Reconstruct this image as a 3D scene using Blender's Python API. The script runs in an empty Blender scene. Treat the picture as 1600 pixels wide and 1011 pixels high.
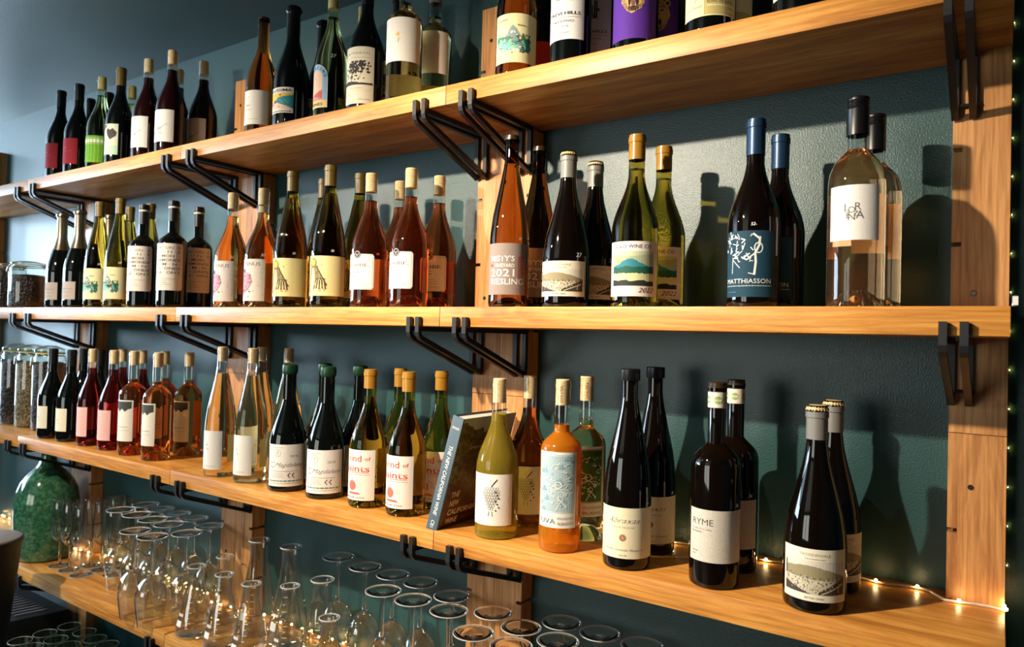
import bpy, bmesh, math, random
from mathutils import Vector, Matrix
PI = math.pi
R_ = math.radians
scene = bpy.context.scene
C = scene.collection

# ------------------------------------------------------------------ camera
cam_d = bpy.data.cameras.new('camera')
cam = bpy.data.objects.new('camera', cam_d); C.objects.link(cam)
cam_d.sensor_fit = 'HORIZONTAL'; cam_d.sensor_width = 36.0
cam_d.lens = 36.0 * 1121.2 / 1600.0
cam_d.clip_start = 0.02
yaw, pit, rol = 0.59696, 0.01744, -0.02627
fw = Vector((-math.sin(yaw)*math.cos(pit), math.cos(yaw)*math.cos(pit), math.sin(pit)))
rt = Vector((math.cos(yaw), math.sin(yaw), 0)); up = rt.cross(fw)
rt, up = math.cos(rol)*rt - math.sin(rol)*up, math.sin(rol)*rt + math.cos(rol)*up
cam.matrix_world = Matrix(((rt.x, up.x, -fw.x, 1.247), (rt.y, up.y, -fw.y, -1.396),
                           (rt.z, up.z, -fw.z, -0.056), (0, 0, 0, 1)))
cam_d.dof.use_dof = True; cam_d.dof.focus_distance = 1.42; cam_d.dof.aperture_fstop = 5.6
scene.camera = cam

# ------------------------------------------------------------------ world, lights, exposure
w = bpy.data.worlds.new('World'); scene.world = w; w.use_nodes = True
bg = w.node_tree.nodes['Background']
bg.inputs[0].default_value = (0.80, 0.84, 0.92, 1); bg.inputs[1].default_value = 0.10
def area(name, loc, rot, sx, sy, watts, col):
    d = bpy.data.lights.new(name, 'AREA'); d.shape = 'RECTANGLE'; d.size = sx; d.size_y = sy
    d.energy = watts; d.color = col
    o = bpy.data.objects.new(name, d); C.objects.link(o); o.location = loc; o.rotation_euler = rot
    return o
DAY = (0.60, 0.81, 1.0)
# daylight in the two panes of the side window (far left) and the two panes of the street window (behind the viewer)
area('daylight_side_a', (-4.52, -0.27, -0.05), (0, -PI/2, 0), 1.6, 0.42, 75, DAY)
area('daylight_side_b', (-4.52, -2.00, 0.46), (0, -PI/2, 0), 0.72, 1.9, 95, DAY)
STREET = (0.97, 1.0, 0.93)
area('daylight_street_a', (-1.75, -4.92, -0.05), (PI/2, 0, 0), 1.0, 1.5, 20, STREET)
area('daylight_street_b', (-0.60, -4.92, -0.05), (PI/2, 0, 0), 1.0, 1.5, 20, STREET)
vs = scene.view_settings
scene.display_settings.display_device = 'sRGB'
vs.view_transform = 'Standard'; vs.look = 'None'; vs.gamma = 1.0; vs.exposure = 0.36; vs.use_curve_mapping = False
cy = scene.cycles
cy.max_bounces = 18; cy.transmission_bounces = 14; cy.glossy_bounces = 6; cy.diffuse_bounces = 4
cy.transparent_max_bounces = 32; cy.sample_clamp_indirect = 4.0; cy.use_denoising = True
cy.caustics_refractive = True; cy.caustics_reflective = True; cy.blur_glossy = 0.5

# ------------------------------------------------------------------ scene helpers
def mesh(name, verts, faces, mats, smooth=True, midx=None, sharp=0.6):
    me = bpy.data.meshes.new(name); me.from_pydata(verts, [], faces); me.update()
    for m in (mats if isinstance(mats, (list, tuple)) else [mats]): me.materials.append(m)
    if midx: me.polygons.foreach_set('material_index', midx)
    if smooth:
        me.polygons.foreach_set('use_smooth', [True]*len(me.polygons))
        me.set_sharp_from_angle(angle=sharp)
    return me
def link(name, me, parent=None, loc=None, rotz=0.0):
    o = bpy.data.objects.new(name, me); C.objects.link(o)
    if parent is not None: o.parent = parent
    if loc is not None: o.location = loc
    if rotz: o.rotation_euler = (0, 0, rotz)
    return o
def tag(o, label, cat=None, group=None, kind=None):
    if label: o['label'] = label
    if cat: o['category'] = cat
    if group: o['group'] = group
    if kind: o['kind'] = kind
    return o
def thing(name, label, cat, loc=(0, 0, 0), rotz=0.0, group=None):
    return tag(link(name, None, None, loc, rotz), label, cat, group)
def box_g(x0, x1, y0, y1, z0, z1, bev=0.0):
    bm = bmesh.new(); bmesh.ops.create_cube(bm, size=1)
    for v in bm.verts:
        v.co = ((x0+x1)/2 + v.co.x*(x1-x0), (y0+y1)/2 + v.co.y*(y1-y0), (z0+z1)/2 + v.co.z*(z1-z0))
    if bev: bmesh.ops.bevel(bm, geom=bm.edges[:], offset=bev, segments=2, affect='EDGES', profile=0.6)
    bm.normal_update()
    vs_ = [tuple(v.co) for v in bm.verts]; bm.verts.index_update()
    fs = [[v.index for v in f.verts] for f in bm.faces]; bm.free()
    return vs_, fs
def box(name, m, dims, parent=None, bev=0.0, loc=None):
    v, f = box_g(*dims, bev)
    return link(name, mesh(name, v, f, m, smooth=bool(bev), sharp=0.9), parent, loc)
def lathe(prof, seg=48, cap0=False, cap1=False):
    vs_, fs = [], []
    for r, z in prof:
        for k in range(seg):
            a = 2*PI*k/seg; vs_.append((r*math.cos(a), r*math.sin(a), z))
    for i in range(len(prof)-1):
        for k in range(seg):
            k2 = (k+1) % seg
            fs.append((i*seg+k, i*seg+k2, (i+1)*seg+k2, (i+1)*seg+k))
    if cap0: fs.append(tuple(range(seg-1, -1, -1)))
    if cap1: b = (len(prof)-1)*seg; fs.append(tuple(range(b, b+seg)))
    return vs_, fs
def tube(pts, r, seg=8, closed=False):
    vs_, fs = [], []; n = len(pts); P = [Vector(p) for p in pts]
    ref = Vector((0, 0, 1)); pn = None
    for i in range(n):
        d = (P[(i+1) % n]-P[i-1]) if closed else (P[min(i+1, n-1)]-P[max(i-1, 0)])
        d.normalize()
        if pn is None:
            s = d.cross(ref)
            if s.length < 1e-3: s = d.cross(Vector((1, 0, 0)))
        else: s = pn - d*pn.dot(d)
        s.normalize(); pn = s; t = d.cross(s)
        rr = r[i] if isinstance(r, (list, tuple)) else r
        for k in range(seg):
            a = 2*PI*k/seg; vs_.append(tuple(P[i]+s*rr*math.cos(a)+t*rr*math.sin(a)))
    m = n if closed else n-1
    for i in range(m):
        j = (i+1) % n
        for k in range(seg):
            k2 = (k+1) % seg; fs.append((i*seg+k, i*seg+k2, j*seg+k2, j*seg+k))
    if not closed:
        fs.append(tuple(range(seg-1, -1, -1))); fs.append(tuple(range((n-1)*seg, n*seg)))
    return vs_, fs
def merge(*gs):
    V, F = [], []
    for v, f in gs:
        b = len(V); V += list(v); F += [tuple(i+b for i in q) for q in f]
    return V, F
def shift(g, dx=0, dy=0, dz=0): return [(x+dx, y+dy, z+dz) for x, y, z in g[0]], g[1]
def extrude_poly(pts, axis, a, b):
    """closed outline pts (2D) extruded between a and b; axis 'y' -> pts are (x,z), axis 'x' -> pts are (y,z)"""
    mk = (lambda p, t: (p[0], t, p[1])) if axis == 'y' else (lambda p, t: (t, p[0], p[1]))
    n = len(pts); V = [mk(p, a) for p in pts] + [mk(p, b) for p in pts]
    F = [tuple(range(n)), tuple(range(2*n-1, n-1, -1))]
    for i in range(n):
        j = (i+1) % n; F.append((i, i+n, j+n, j))
    return V, F
def fixn(me):
    bm = bmesh.new(); bm.from_mesh(me); bmesh.ops.recalc_face_normals(bm, faces=bm.faces[:]); bm.to_mesh(me); bm.free(); return me

# ------------------------------------------------------------------ materials
def newmat(name):
    m = bpy.data.materials.new(name); m.use_nodes = True
    nt = m.node_tree; b = nt.nodes['Principled BSDF']; return m, nt, b
def N(nt, t, **kw):
    n = nt.nodes.new(t)
    for k, v in kw.items():
        if k in n.inputs: n.inputs[k].default_value = v
        else: setattr(n, k, v)
    return n
def ramp(nt, stops):
    n = nt.nodes.new('ShaderNodeValToRGB'); e = n.color_ramp.elements
    while len(e) < len(stops): e.new(0.5)
    for q, (p, c) in zip(e, stops): q.position = p; q.color = (*c, 1)
    return n
_plain = {}
def plain(col, rough=0.6, metal=0.0, spec=0.5, trans=0.0):
    k = (tuple(round(c, 4) for c in col), rough, metal, spec)
    if k in _plain: return _plain[k]
    m, nt, b = newmat('surface'); b.inputs['Base Color'].default_value = (*col, 1)
    b.inputs['Roughness'].default_value = rough; b.inputs['Metallic'].default_value = metal
    b.inputs['Specular IOR Level'].default_value = spec
    _plain[k] = m; return m
def srgb(r, g, b):
    f = lambda c: (c/255/12.92) if c/255 <= 0.04045 else ((c/255+0.055)/1.055)**2.4
    return (f(r), f(g), f(b))
def S(r, g, b, rough=0.6): return plain(srgb(r, g, b), rough)
def oak(name, axis, c0, c1, c2, rough=0.42):
    m, nt, b = newmat(name); L = nt.links.new
    tc = N(nt, 'ShaderNodeTexCoord'); oi = N(nt, 'ShaderNodeObjectInfo')
    add = N(nt, 'ShaderNodeVectorMath', operation='ADD')
    mul = N(nt, 'ShaderNodeVectorMath', operation='SCALE'); mul.inputs['Scale'].default_value = 9.7
    cmb = N(nt, 'ShaderNodeCombineXYZ')
    for i in range(3): L(oi.outputs['Random'], cmb.inputs[i])
    L(cmb.outputs[0], mul.inputs[0]); L(tc.outputs['Object'], add.inputs[0]); L(mul.outputs[0], add.inputs[1])
    mp = N(nt, 'ShaderNodeMapping'); L(add.outputs[0], mp.inputs[0])
    mp.inputs['Scale'].default_value = (1.0, 9.0, 9.0) if axis == 'x' else (9.0, 9.0, 1.0)
    n1 = N(nt, 'ShaderNodeTexNoise', Scale=2.6, Detail=5.0, Roughness=0.62, Distortion=0.9); L(mp.outputs[0], n1.inputs[0])
    mp2 = N(nt, 'ShaderNodeMapping'); L(add.outputs[0], mp2.inputs[0])
    mp2.inputs['Scale'].default_value = (6.0, 150.0, 150.0) if axis == 'x' else (150.0, 150.0, 6.0)
    n2 = N(nt, 'ShaderNodeTexNoise', Scale=1.6, Detail=3.0, Roughness=0.6); L(mp2.outputs[0], n2.inputs[0])
    wv = N(nt, 'ShaderNodeTexWave', Scale=3.2, Distortion=9.0, Detail=3.0); wv.bands_direction = 'Z' if axis == 'x' else 'X'
    wv.inputs['Detail Scale'].default_value = 1.5; L(mp.outputs[0], wv.inputs[0])
    r1 = ramp(nt, [(0.28, c0), (0.5, c1), (0.74, c2)]); L(n1.outputs[0], r1.inputs[0])
    r2 = ramp(nt, [(0.35, (0.74, 0.70, 0.66)), (0.62, (1.04, 1.02, 1.0))]); L(n2.outputs[0], r2.inputs[0])
    r3 = ramp(nt, [(0.10, (0.70, 0.60, 0.48)), (0.55, (1.0, 1.0, 1.0))]); L(wv.outputs[0], r3.inputs[0])
    mx = N(nt, 'ShaderNodeMix', data_type='RGBA', blend_type='MULTIPLY'); mx.inputs[0].default_value = 0.85
    L(r1.outputs[0], mx.inputs[6]); L(r2.outputs[0], mx.inputs[7])
    mx2 = N(nt, 'ShaderNodeMix', data_type='RGBA', blend_type='MULTIPLY'); mx2.inputs[0].default_value = 0.45
    L(mx.outputs[2], mx2.inputs[6]); L(r3.outputs[0], mx2.inputs[7])
    L(mx2.outputs[2], b.inputs['Base Color']); b.inputs['Roughness'].default_value = rough
    bp = N(nt, 'ShaderNodeBump', Strength=0.12, Distance=0.002); L(n2.outputs[0], bp.inputs['Height']); L(bp.outputs[0], b.inputs['Normal'])
    return m
OAK = oak('oak_shelf', 'x', srgb(170, 106, 42), srgb(216, 150, 68), srgb(238, 184, 98))
OAKP = oak('oak_post', 'z', srgb(148, 94, 50), srgb(200, 144, 86), srgb(220, 168, 110))
def wallpaint():
    m, nt, b = newmat('teal_paint'); L = nt.links.new
    tc = N(nt, 'ShaderNodeTexCoord')
    n = N(nt, 'ShaderNodeTexNoise', Scale=330.0, Detail=3.0, Roughness=0.6); L(tc.outputs['Object'], n.inputs[0])
    n2 = N(nt, 'ShaderNodeTexNoise', Scale=2.2, Detail=3.0); L(tc.outputs['Object'], n2.inputs[0])
    r = ramp(nt, [(0.3, srgb(31, 67, 68)), (0.7, srgb(36, 74, 75))]); L(n2.outputs[0], r.inputs[0]); L(r.outputs[0], b.inputs['Base Color'])
    b.inputs['Roughness'].default_value = 0.36; b.inputs['Specular IOR Level'].default_value = 0.62
    bp = N(nt, 'ShaderNodeBump', Strength=0.35, Distance=0.002); L(n.outputs[0], bp.inputs['Height']); L(bp.outputs[0], b.inputs['Normal'])
    return m
WALL = wallpaint()
BLACK = plain((0.012, 0.012, 0.014), 0.42)
HOLE = plain((0.006, 0.005, 0.004), 0.8)
def glass(name, col, ior=1.38, rough=0.0):
    m, nt, b = newmat(name); b.inputs['Base Color'].default_value = (*col, 1)
    b.inputs['Transmission Weight'].default_value = 1.0; b.inputs['Roughness'].default_value = rough
    b.inputs['IOR'].default_value = ior; return m
def wine(name, col, ior=1.38):
    m = glass(name, col, ior); m.node_tree.nodes['Principled BSDF'].inputs['Transmission Weight'].default_value = 0.985; return m  # small diffuse share stands in for light glowing through the wine
def thin(name, col, gain=1.0):
    m, nt, b = newmat(name); nt.nodes.remove(b); L = nt.links.new; out = nt.nodes['Material Output']
    t = N(nt, 'ShaderNodeBsdfTransparent'); t.inputs[0].default_value = (*col, 1)
    g = N(nt, 'ShaderNodeBsdfGlossy'); g.inputs['Roughness'].default_value = 0.015
    f = N(nt, 'ShaderNodeLayerWeight', Blend=0.5); pw = N(nt, 'ShaderNodeMath', operation='POWER'); pw.inputs[1].default_value = 4.0; L(f.outputs['Facing'], pw.inputs[0])
    mt = N(nt, 'ShaderNodeMath', operation='MULTIPLY_ADD'); mt.inputs[1].default_value = 0.85*gain; mt.inputs[2].default_value = 0.045*gain; mt.use_clamp = True
    L(pw.outputs[0], mt.inputs[0]); mx = N(nt, 'ShaderNodeMixShader')
    L(mt.outputs[0], mx.inputs[0]); L(t.outputs[0], mx.inputs[1]); L(g.outputs[0], mx.inputs[2]); L(mx.outputs[0], out.inputs[0])
    return m
def dark(name, col):
    m, nt, b = newmat(name); b.inputs['Base Color'].default_value = (*col, 1); b.inputs['Roughness'].default_value = 0.04
    b.inputs['Specular IOR Level'].default_value = 0.55; return m
THIN = thin('thin_clear_glass', (0.975, 0.985, 0.98))
THINR = thin('thin_rim_glass', (0.96, 0.975, 0.97), 1.9)
SOLID = glass('solid_clear_glass', (0.98, 0.99, 0.985), 1.47)
G = dict(
    black=dark('black_glass', (0.0022, 0.003, 0.0026)), red=dark('red_wine_glass', (0.012, 0.0015, 0.002)),
    brown=dark('brown_glass', (0.0035, 0.0018, 0.001)),
    amber=glass('amber_glass', (0.30, 0.10, 0.015)), olive=glass('olive_glass', (0.52, 0.34, 0.035)),
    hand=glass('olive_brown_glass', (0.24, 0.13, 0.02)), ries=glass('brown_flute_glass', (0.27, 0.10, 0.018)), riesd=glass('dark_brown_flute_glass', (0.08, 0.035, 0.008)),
    green=glass('green_glass', (0.62, 0.70, 0.32)), white=glass('white_wine', (0.90, 0.82, 0.44)),
    rose=wine('rose_wine', (0.72, 0.16, 0.05)), orange=wine('orange_rose_wine', (0.95, 0.46, 0.15)), pink=wine('red_rose_wine', (0.62, 0.05, 0.04)),
    venus=wine('copper_wine', (0.86, 0.42, 0.12)), straw=glass('straw_wine', (0.72, 0.58, 0.12)),
    copper=glass('copper_rose_wine', (0.62, 0.26, 0.07)), cloudy=plain(srgb(232, 140, 34), 0.05), lor=wine('pale_rose_wine', (0.95, 0.64, 0.36)),
    yellow=plain(srgb(206, 184, 66), 0.05), pale=wine('pale_wine', (0.93, 0.87, 0.55)))
for k in ('cloudy', 'yellow'):
    b = G[k].node_tree.nodes['Principled BSDF']; b.inputs['Transmission Weight'].default_value = {'cloudy': 0.62, 'yellow': 0.78}[k]; b.inputs['IOR'].default_value = 1.4
    b.inputs['Roughness'].default_value = 0.10
TH = dict(clear=thin('bottle_neck_glass', (0.90, 0.93, 0.91), 2.4), olive=thin('thin_olive_glass', (0.62, 0.55, 0.18)), green=thin('thin_green_glass', (0.86, 0.91, 0.78)),
          brown=thin('thin_brown_glass', (0.30, 0.14, 0.04)))
def corkmat():
    m, nt, b = newmat('cork'); L = nt.links.new; tc = N(nt, 'ShaderNodeTexCoord'); oi = N(nt, 'ShaderNodeObjectInfo')
    n = N(nt, 'ShaderNodeTexNoise', Scale=260.0, Detail=4.0, Roughness=0.7); L(tc.outputs['Object'], n.inputs[0])
    r = ramp(nt, [(0.30, srgb(186, 136, 84)), (0.46, srgb(236, 202, 150)), (0.75, srgb(246, 222, 180))]); L(n.outputs[0], r.inputs[0]); L(r.outputs[0], b.inputs['Base Color'])
    b.inputs['Roughness'].default_value = 0.75; return m
CORK = corkmat()
def papermat(col, grain=0.05):
    m, nt, b = newmat('label_paper'); L = nt.links.new; tc = N(nt, 'ShaderNodeTexCoord')
    n = N(nt, 'ShaderNodeTexNoise', Scale=420.0, Detail=4.0); L(tc.outputs['Object'], n.inputs[0])
    r = ramp(nt, [(0.3, tuple(c*(1-grain*2) for c in col)), (0.65, col)]); L(n.outputs[0], r.inputs[0]); L(r.outputs[0], b.inputs['Base Color'])
    b.inputs['Roughness'].default_value = 0.7; b.inputs['Specular IOR Level'].default_value = 0.25; return m
_pap = {}
def paper(*c):
    if c not in _pap: _pap[c] = papermat(srgb(*c))
    return _pap[c]
# ------------------------------------------------------------------ room shell
def struct(name, m, dims, bev=0.0):
    return tag(box(name, m, dims, None, bev), None, kind='structure')
FLOOR_Z, CEIL_Z = -1.62, 0.868
struct('wall_back', WALL, (-4.7, 3.2, 0.0, 0.08, FLOOR_Z, CEIL_Z+0.1))
struct('ceiling', WALL, (-4.7, 3.2, -5.1, 0.0, CEIL_Z, CEIL_Z+0.1))
struct('floor', plain(srgb(96, 84, 74), 0.5), (-4.7, 3.2, -5.1, 0.08, FLOOR_Z-0.06, FLOOR_Z))
struct('wall_right', plain(srgb(52, 62, 64), 0.8), (3.2, 3.28, -5.1, 0.08, FLOOR_Z, CEIL_Z+0.1))
PL = plain(srgb(58, 70, 72), 0.7)
# left wall with a two-pane window, street wall with a two-pane window (both outside the picture, they let the daylight in)
def windowed_wall(name, horiz, fixed, lo, hi, w0, w1, z0, z1, win, mid=None, extra=lambda bx: []):
    def bx(n, a0, a1, c0, c1, m=PL, t0=fixed-0.08, t1=fixed):
        d = (t0, t1, a0, a1, c0, c1) if horiz == 'y' else (a0, a1, t0, t1, c0, c1)
        return box_g(*d)
    g = merge(bx('a', lo, w0, FLOOR_Z, CEIL_Z), bx('b', w1, hi, FLOOR_Z, CEIL_Z), bx('c', w0, w1, FLOOR_Z, z0), bx('d', w0, w1, z1, CEIL_Z))
    tag(link(name, mesh(name, *g, PL, False)), None, kind='structure')
    mid = mid or (w0+w1)/2
    o = tag(link(win, None), None, kind='structure')
    g = merge(bx('a', w0, w0+0.06, z0, z1), bx('a', w1-0.06, w1, z0, z1), bx('a', w0, w1, z0, z0+0.06), bx('a', w0, w1, z1-0.06, z1), bx('a', mid-0.05, mid+0.05, z0, z1), *extra(bx))
    link('window_frame', mesh('window_frame', *g, BLACK, False), o)
windowed_wall('wall_left', 'y', -4.55, -5.1, 0.0, -3.0, -0.04, -0.90, 0.85, 'window_1', -0.95, lambda bx: [bx('a', -3.0, -0.95, -0.90, 0.09)])
windowed_wall('wall_street', 'x', -4.95, -4.7, 3.2, -2.35, 0.0, -0.88, 0.78, 'window_2')

# ------------------------------------------------------------------ ceiling spotlights (outside the picture, above the viewer)
def spotlight(loc, aim, watts, col, label, size=66):
    t = thing('ceiling_spotlight', label, 'lamp', loc)
    d = (Vector(aim)-Vector(loc)).normalized()
    q = d.to_track_quat('-Z', 'Y')
    can = lathe([(0.001, 0.075), (0.030, 0.075), (0.036, 0.065), (0.036, -0.002), (0.032, -0.002), (0.032, 0.02), (0.001, 0.03)], 32)
    h = link('housing', mesh('housing', *can, BLACK), t); h.rotation_mode = 'QUATERNION'; h.rotation_quaternion = q
    h.location = -d*0.02
    st = tube([(0, 0, 0.03), (0, 0, CEIL_Z-loc[2])], 0.007); link('stem', mesh('stem', *st, BLACK), t)
    l = bpy.data.lights.new('spot', 'SPOT'); l.energy = watts; l.color = col; l.spot_size = R_(size); l.spot_blend = 1.0; l.shadow_soft_size = 0.022
    o = link('spot_bulb', l, t); o.rotation_mode = 'QUATERNION'; o.rotation_quaternion = q; o.location = d*0.012
WARM = (1.0, 0.84, 0.64)
spotlight((0.05, -1.52, 0.775), (0.75, 0, -0.35), 195, WARM, 'black ceiling spotlight aimed at the right shelf bays', 82)
spotlight((-1.12, -1.52, 0.775), (-0.72, 0, -0.35), 135, WARM, 'black ceiling spotlight aimed at the middle shelf bays', 92)

# ------------------------------------------------------------------ shelving
ZT, ZM, ZL, ZB = 0.4573, 0.0, -0.4564, -0.9134
J0, J1, J2, J3, XR = -2.592, -1.634, -0.6663, 0.2961, 1.2588
D, TH_, TP, WP, W1 = 0.262, 0.04, 0.0435, 0.0765, 0.0784
SH = dict(T=ZT, M=ZM, L=ZL, B=ZB)
SHN = dict(T='top', M='second', L='third', B='lowest')
BAYN = ['far left bay', 'left bay', 'middle bay', 'right bay']
for s in 'TMLB':
    ed = [J0, J1, J2, J3, XR]
    for i in range(4):
        x0, x1 = ed[i]+(0.0006 if i else 0), ed[i+1]-(0.0006 if i < 3 else 0)
        z = SH[s] + (0.003 if (s == 'B' and i == 1) else 0.0)
        c = (x0+x1)/2; n0 = WP+0.0008; n1 = (W1 if i == 3 else WP)+0.0008; tp = -TP-0.0006
        outl = [(x0-c, -D), (x1-c, -D), (x1-c, tp), (x1-c-n1, tp), (x1-c-n1, -0.0005), (x0-c+n0, -0.0005), (x0-c+n0, tp), (x0-c, tp)]
        bm = bmesh.new(); fc = bm.faces.new([bm.verts.new((x, y, -TH_)) for x, y in outl])
        for e in bmesh.ops.extrude_face_region(bm, geom=[fc])['geom']:
            if isinstance(e, bmesh.types.BMVert): e.co.z = 0.0
        bmesh.ops.recalc_face_normals(bm, faces=bm.faces[:])
        bmesh.ops.bevel(bm, geom=bm.edges[:], offset=0.0013, segments=2, affect='EDGES', profile=0.6)
        bmesh.ops.triangulate(bm, faces=[q for q in bm.faces if len(q.verts) > 4])
        bm.verts.index_update(); v = [tuple(q.co) for q in bm.verts]; f = [[q.index for q in k.verts] for k in bm.faces]; bm.free()
        o = link('shelf_board', mesh('shelf_board', v, f, OAK, True, sharp=0.9), None, ((x0+x1)/2, 0, z))
        tag(o, f'oak shelf board of the {SHN[s]} shelf in the {BAYN[i]}', 'shelf', 'oak shelf boards')

def plank(x0, x1, z0, z1, notch, holes, parent):
    """one upright oak plank with square notches cut in its outer edge"""
    cx, cz = (x0+x1)/2, (z0+z1)/2; a, b = x0-cx, x1-cx; c, d = z0-cz, z1-cz
    nz = sorted(n-cz for n in notch if z0+0.02 < n < z1-0.02)
    h, dp = 0.0038, 0.0135; outl = [(a, c), (b, c)]
    side = 'L' if parent['nside_cur'] == 'L' else 'R'
    if side == 'R':
        for n in nz: outl += [(b, n-h), (b-dp, n-h), (b-dp, n+h), (b, n+h)]
    outl += [(b, d), (a, d)]
    if side == 'L':
        for n in reversed(nz): outl += [(a, n+h), (a+dp, n+h), (a+dp, n-h), (a, n-h)]
    bm = bmesh.new(); vv = [bm.verts.new((x, -TP, z)) for x, z in outl]; fc = bm.faces.new(vv)
    ex = bmesh.ops.extrude_face_region(bm, geom=[fc])
    for e in ex['geom']:
        if isinstance(e, bmesh.types.BMVert): e.co.y = 0.0
    bmesh.ops.triangulate(bm, faces=[f for f in bm.faces if len(f.verts) > 4]); bmesh.ops.recalc_face_normals(bm, faces=bm.faces[:])
    me = bpy.data.meshes.new('plank'); bm.to_mesh(me); bm.free(); me.materials.append(OAKP)
    o = link('plank', me, parent, (cx, 0, cz))
    for hx, hz, kind in holes:
        if z0 < hz < z1 and x0 < hx < x1:
            if kind == 'screw':
                g = merge(lathe([(0.0001, 0.0012), (0.0036, 0.0012), (0.0046, 0.0002)], 20), box_g(-0.003, 0.003, -0.0005, 0.0005, 0.0012, 0.0016), box_g(-0.0005, 0.0005, -0.003, 0.003, 0.0012, 0.0016))
                me = mesh('screw_head', *g, plain(srgb(150, 140, 125), 0.35, 0.9))
            else:
                g = lathe([(0.0042, 0.0), (0.0042, 0.0007), (0.0001, 0.0007)], 20); me = mesh('screw_hole_shade', *g, HOLE)  # raised near-black disc; its colour stands in for the shade inside a hole
            q = link(me.name.split('.')[0], me, o, (hx-cx, -TP-0.0003, hz-cz)); q.rotation_euler = (R_(90), 0, 0)
NOTCH = [0.11+0.1525*k for k in range(-9, 5)]
SPL = [-1.56, -1.106, -0.192, 0.718]
def post(xc, cols, label, holes):
    t = thing('shelf_post', label, 'post', (0, 0, 0))
    for (x0, x1, side) in cols:
        t['nside_cur'] = side
        for k in range(3): plank(x0+0.0004, x1-0.0004, SPL[k]+0.0006, SPL[k+1]-0.0006, NOTCH, holes, t)
    del t['nside_cur']
def hl(x): return [(x, 0.639, 'hole'), (x, 0.031, 'hole'), (x, -0.276, 'hole'), (x, -0.74, 'hole')]
post(J0, [(J0-WP, J0, 'L'), (J0, J0+WP, 'R')], 'oak wall post at the far left edge of the shelves', hl(J0-0.048))
post(J1, [(J1-WP, J1, 'L'), (J1, J1+WP, 'R')], 'oak double wall post behind the green vase', hl(J1-0.048))
post(J2, [(J2-WP, J2, 'L'), (J2, J2+WP, 'R')], 'oak double wall post behind the glass flasks', hl(J2-0.048))
post(J3, [(J3-WP, J3, 'L'), (J3, J3+WP, 'R')], 'oak double wall post behind the leaning book', hl(J3-0.048))
post(XR, [(XR-W1, XR, 'L')], 'single oak wall post at the right end of the shelves', [(1.212, 0.031, 'screw'), (1.212, -0.276, 'hole'), (1.212, 0.639, 'hole')])

def bracket_bar():
    """flat black bar bent to a triangle with an upturned hook at the front; local origin: shelf underside, wall side"""
    h = 0.0048; hw = 0.0051
    yf, yb = -D-0.0072, -TP-0.0062
    def strip(pts, hh=h):
        # polyline in (y,z) with mitred offset -> outline
        P = [Vector(p) for p in pts]; Lf, Rt = [], []
        for i, p in enumerate(P):
            d0 = (P[i]-P[i-1]).normalized() if i else (P[1]-P[0]).normalized()
            d1 = (P[i+1]-P[i]).normalized() if i < len(P)-1 else d0
            n0, n1 = Vector((-d0.y, d0.x)), Vector((-d1.y, d1.x)); m = (n0+n1).normalized(); k = hh/max(0.4, m.dot(n0))
            Lf.append(p+m*k); Rt.append(p-m*k)
        V = [(x, q[0], q[1]) for x in (-hw, hw) for q in Lf+Rt]; n = len(P); m = 2*n; F = []
        for i in range(n-1):
            F += [(i, i+1, n+i+1, n+i), (m+i, m+n+i, m+n+i+1, m+i+1), (i, m+i, m+i+1, i+1), (n+i, n+i+1, m+n+i+1, m+n+i)]
        F += [(0, n, m+n, m), (n-1, m+n-1, m+2*n-1, 2*n-1)]
        return V, F
    pts = [(yf, 0.0195), (yf, -0.012), (yf+0.0025, -0.019), (yf+0.008, -0.0245), (yb-0.006, -0.0995), (yb-0.002, -0.1015), (yb, -0.098), (yb, -0.002)]
    g1 = strip(pts); g2 = strip([(yf+0.004, -0.0055), (yb+0.004, -0.0055)])
    me = mesh('bar', *merge(g1, g2), BLACK, False); fixn(me)
    return me
BAR = bracket_bar()
def bracket(x, s, label):
    t = thing('shelf_bracket', label, 'bracket', (x, 0, SH[s]-TH_-0.0006), 0, 'black steel shelf brackets')
    for dx in (-0.0122, 0.0122): link('bar', BAR, t, (dx, 0, 0))
    g = tube([(-0.02, -TP-0.006, -0.085), (0.02, -TP-0.006, -0.085)], 0.003); link('pin', mesh('pin', *g, BLACK), t)
PN = {J1: 'green vase post', J2: 'flask post', J3: 'book post'}
for s in 'TMLB':
    for J in (J1, J2, J3):
        bracket(J-WP+0.0132, s, f'black double-bar bracket under the {SHN[s]} shelf, left one at the {PN[J]}')
        bracket(J+WP-0.0165, s, f'black double-bar bracket under the {SHN[s]} shelf, right one at the {PN[J]}')
    bracket(XR-W1+0.0155, s, f'black double-bar bracket under the {SHN[s]} shelf at its right end')
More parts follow.
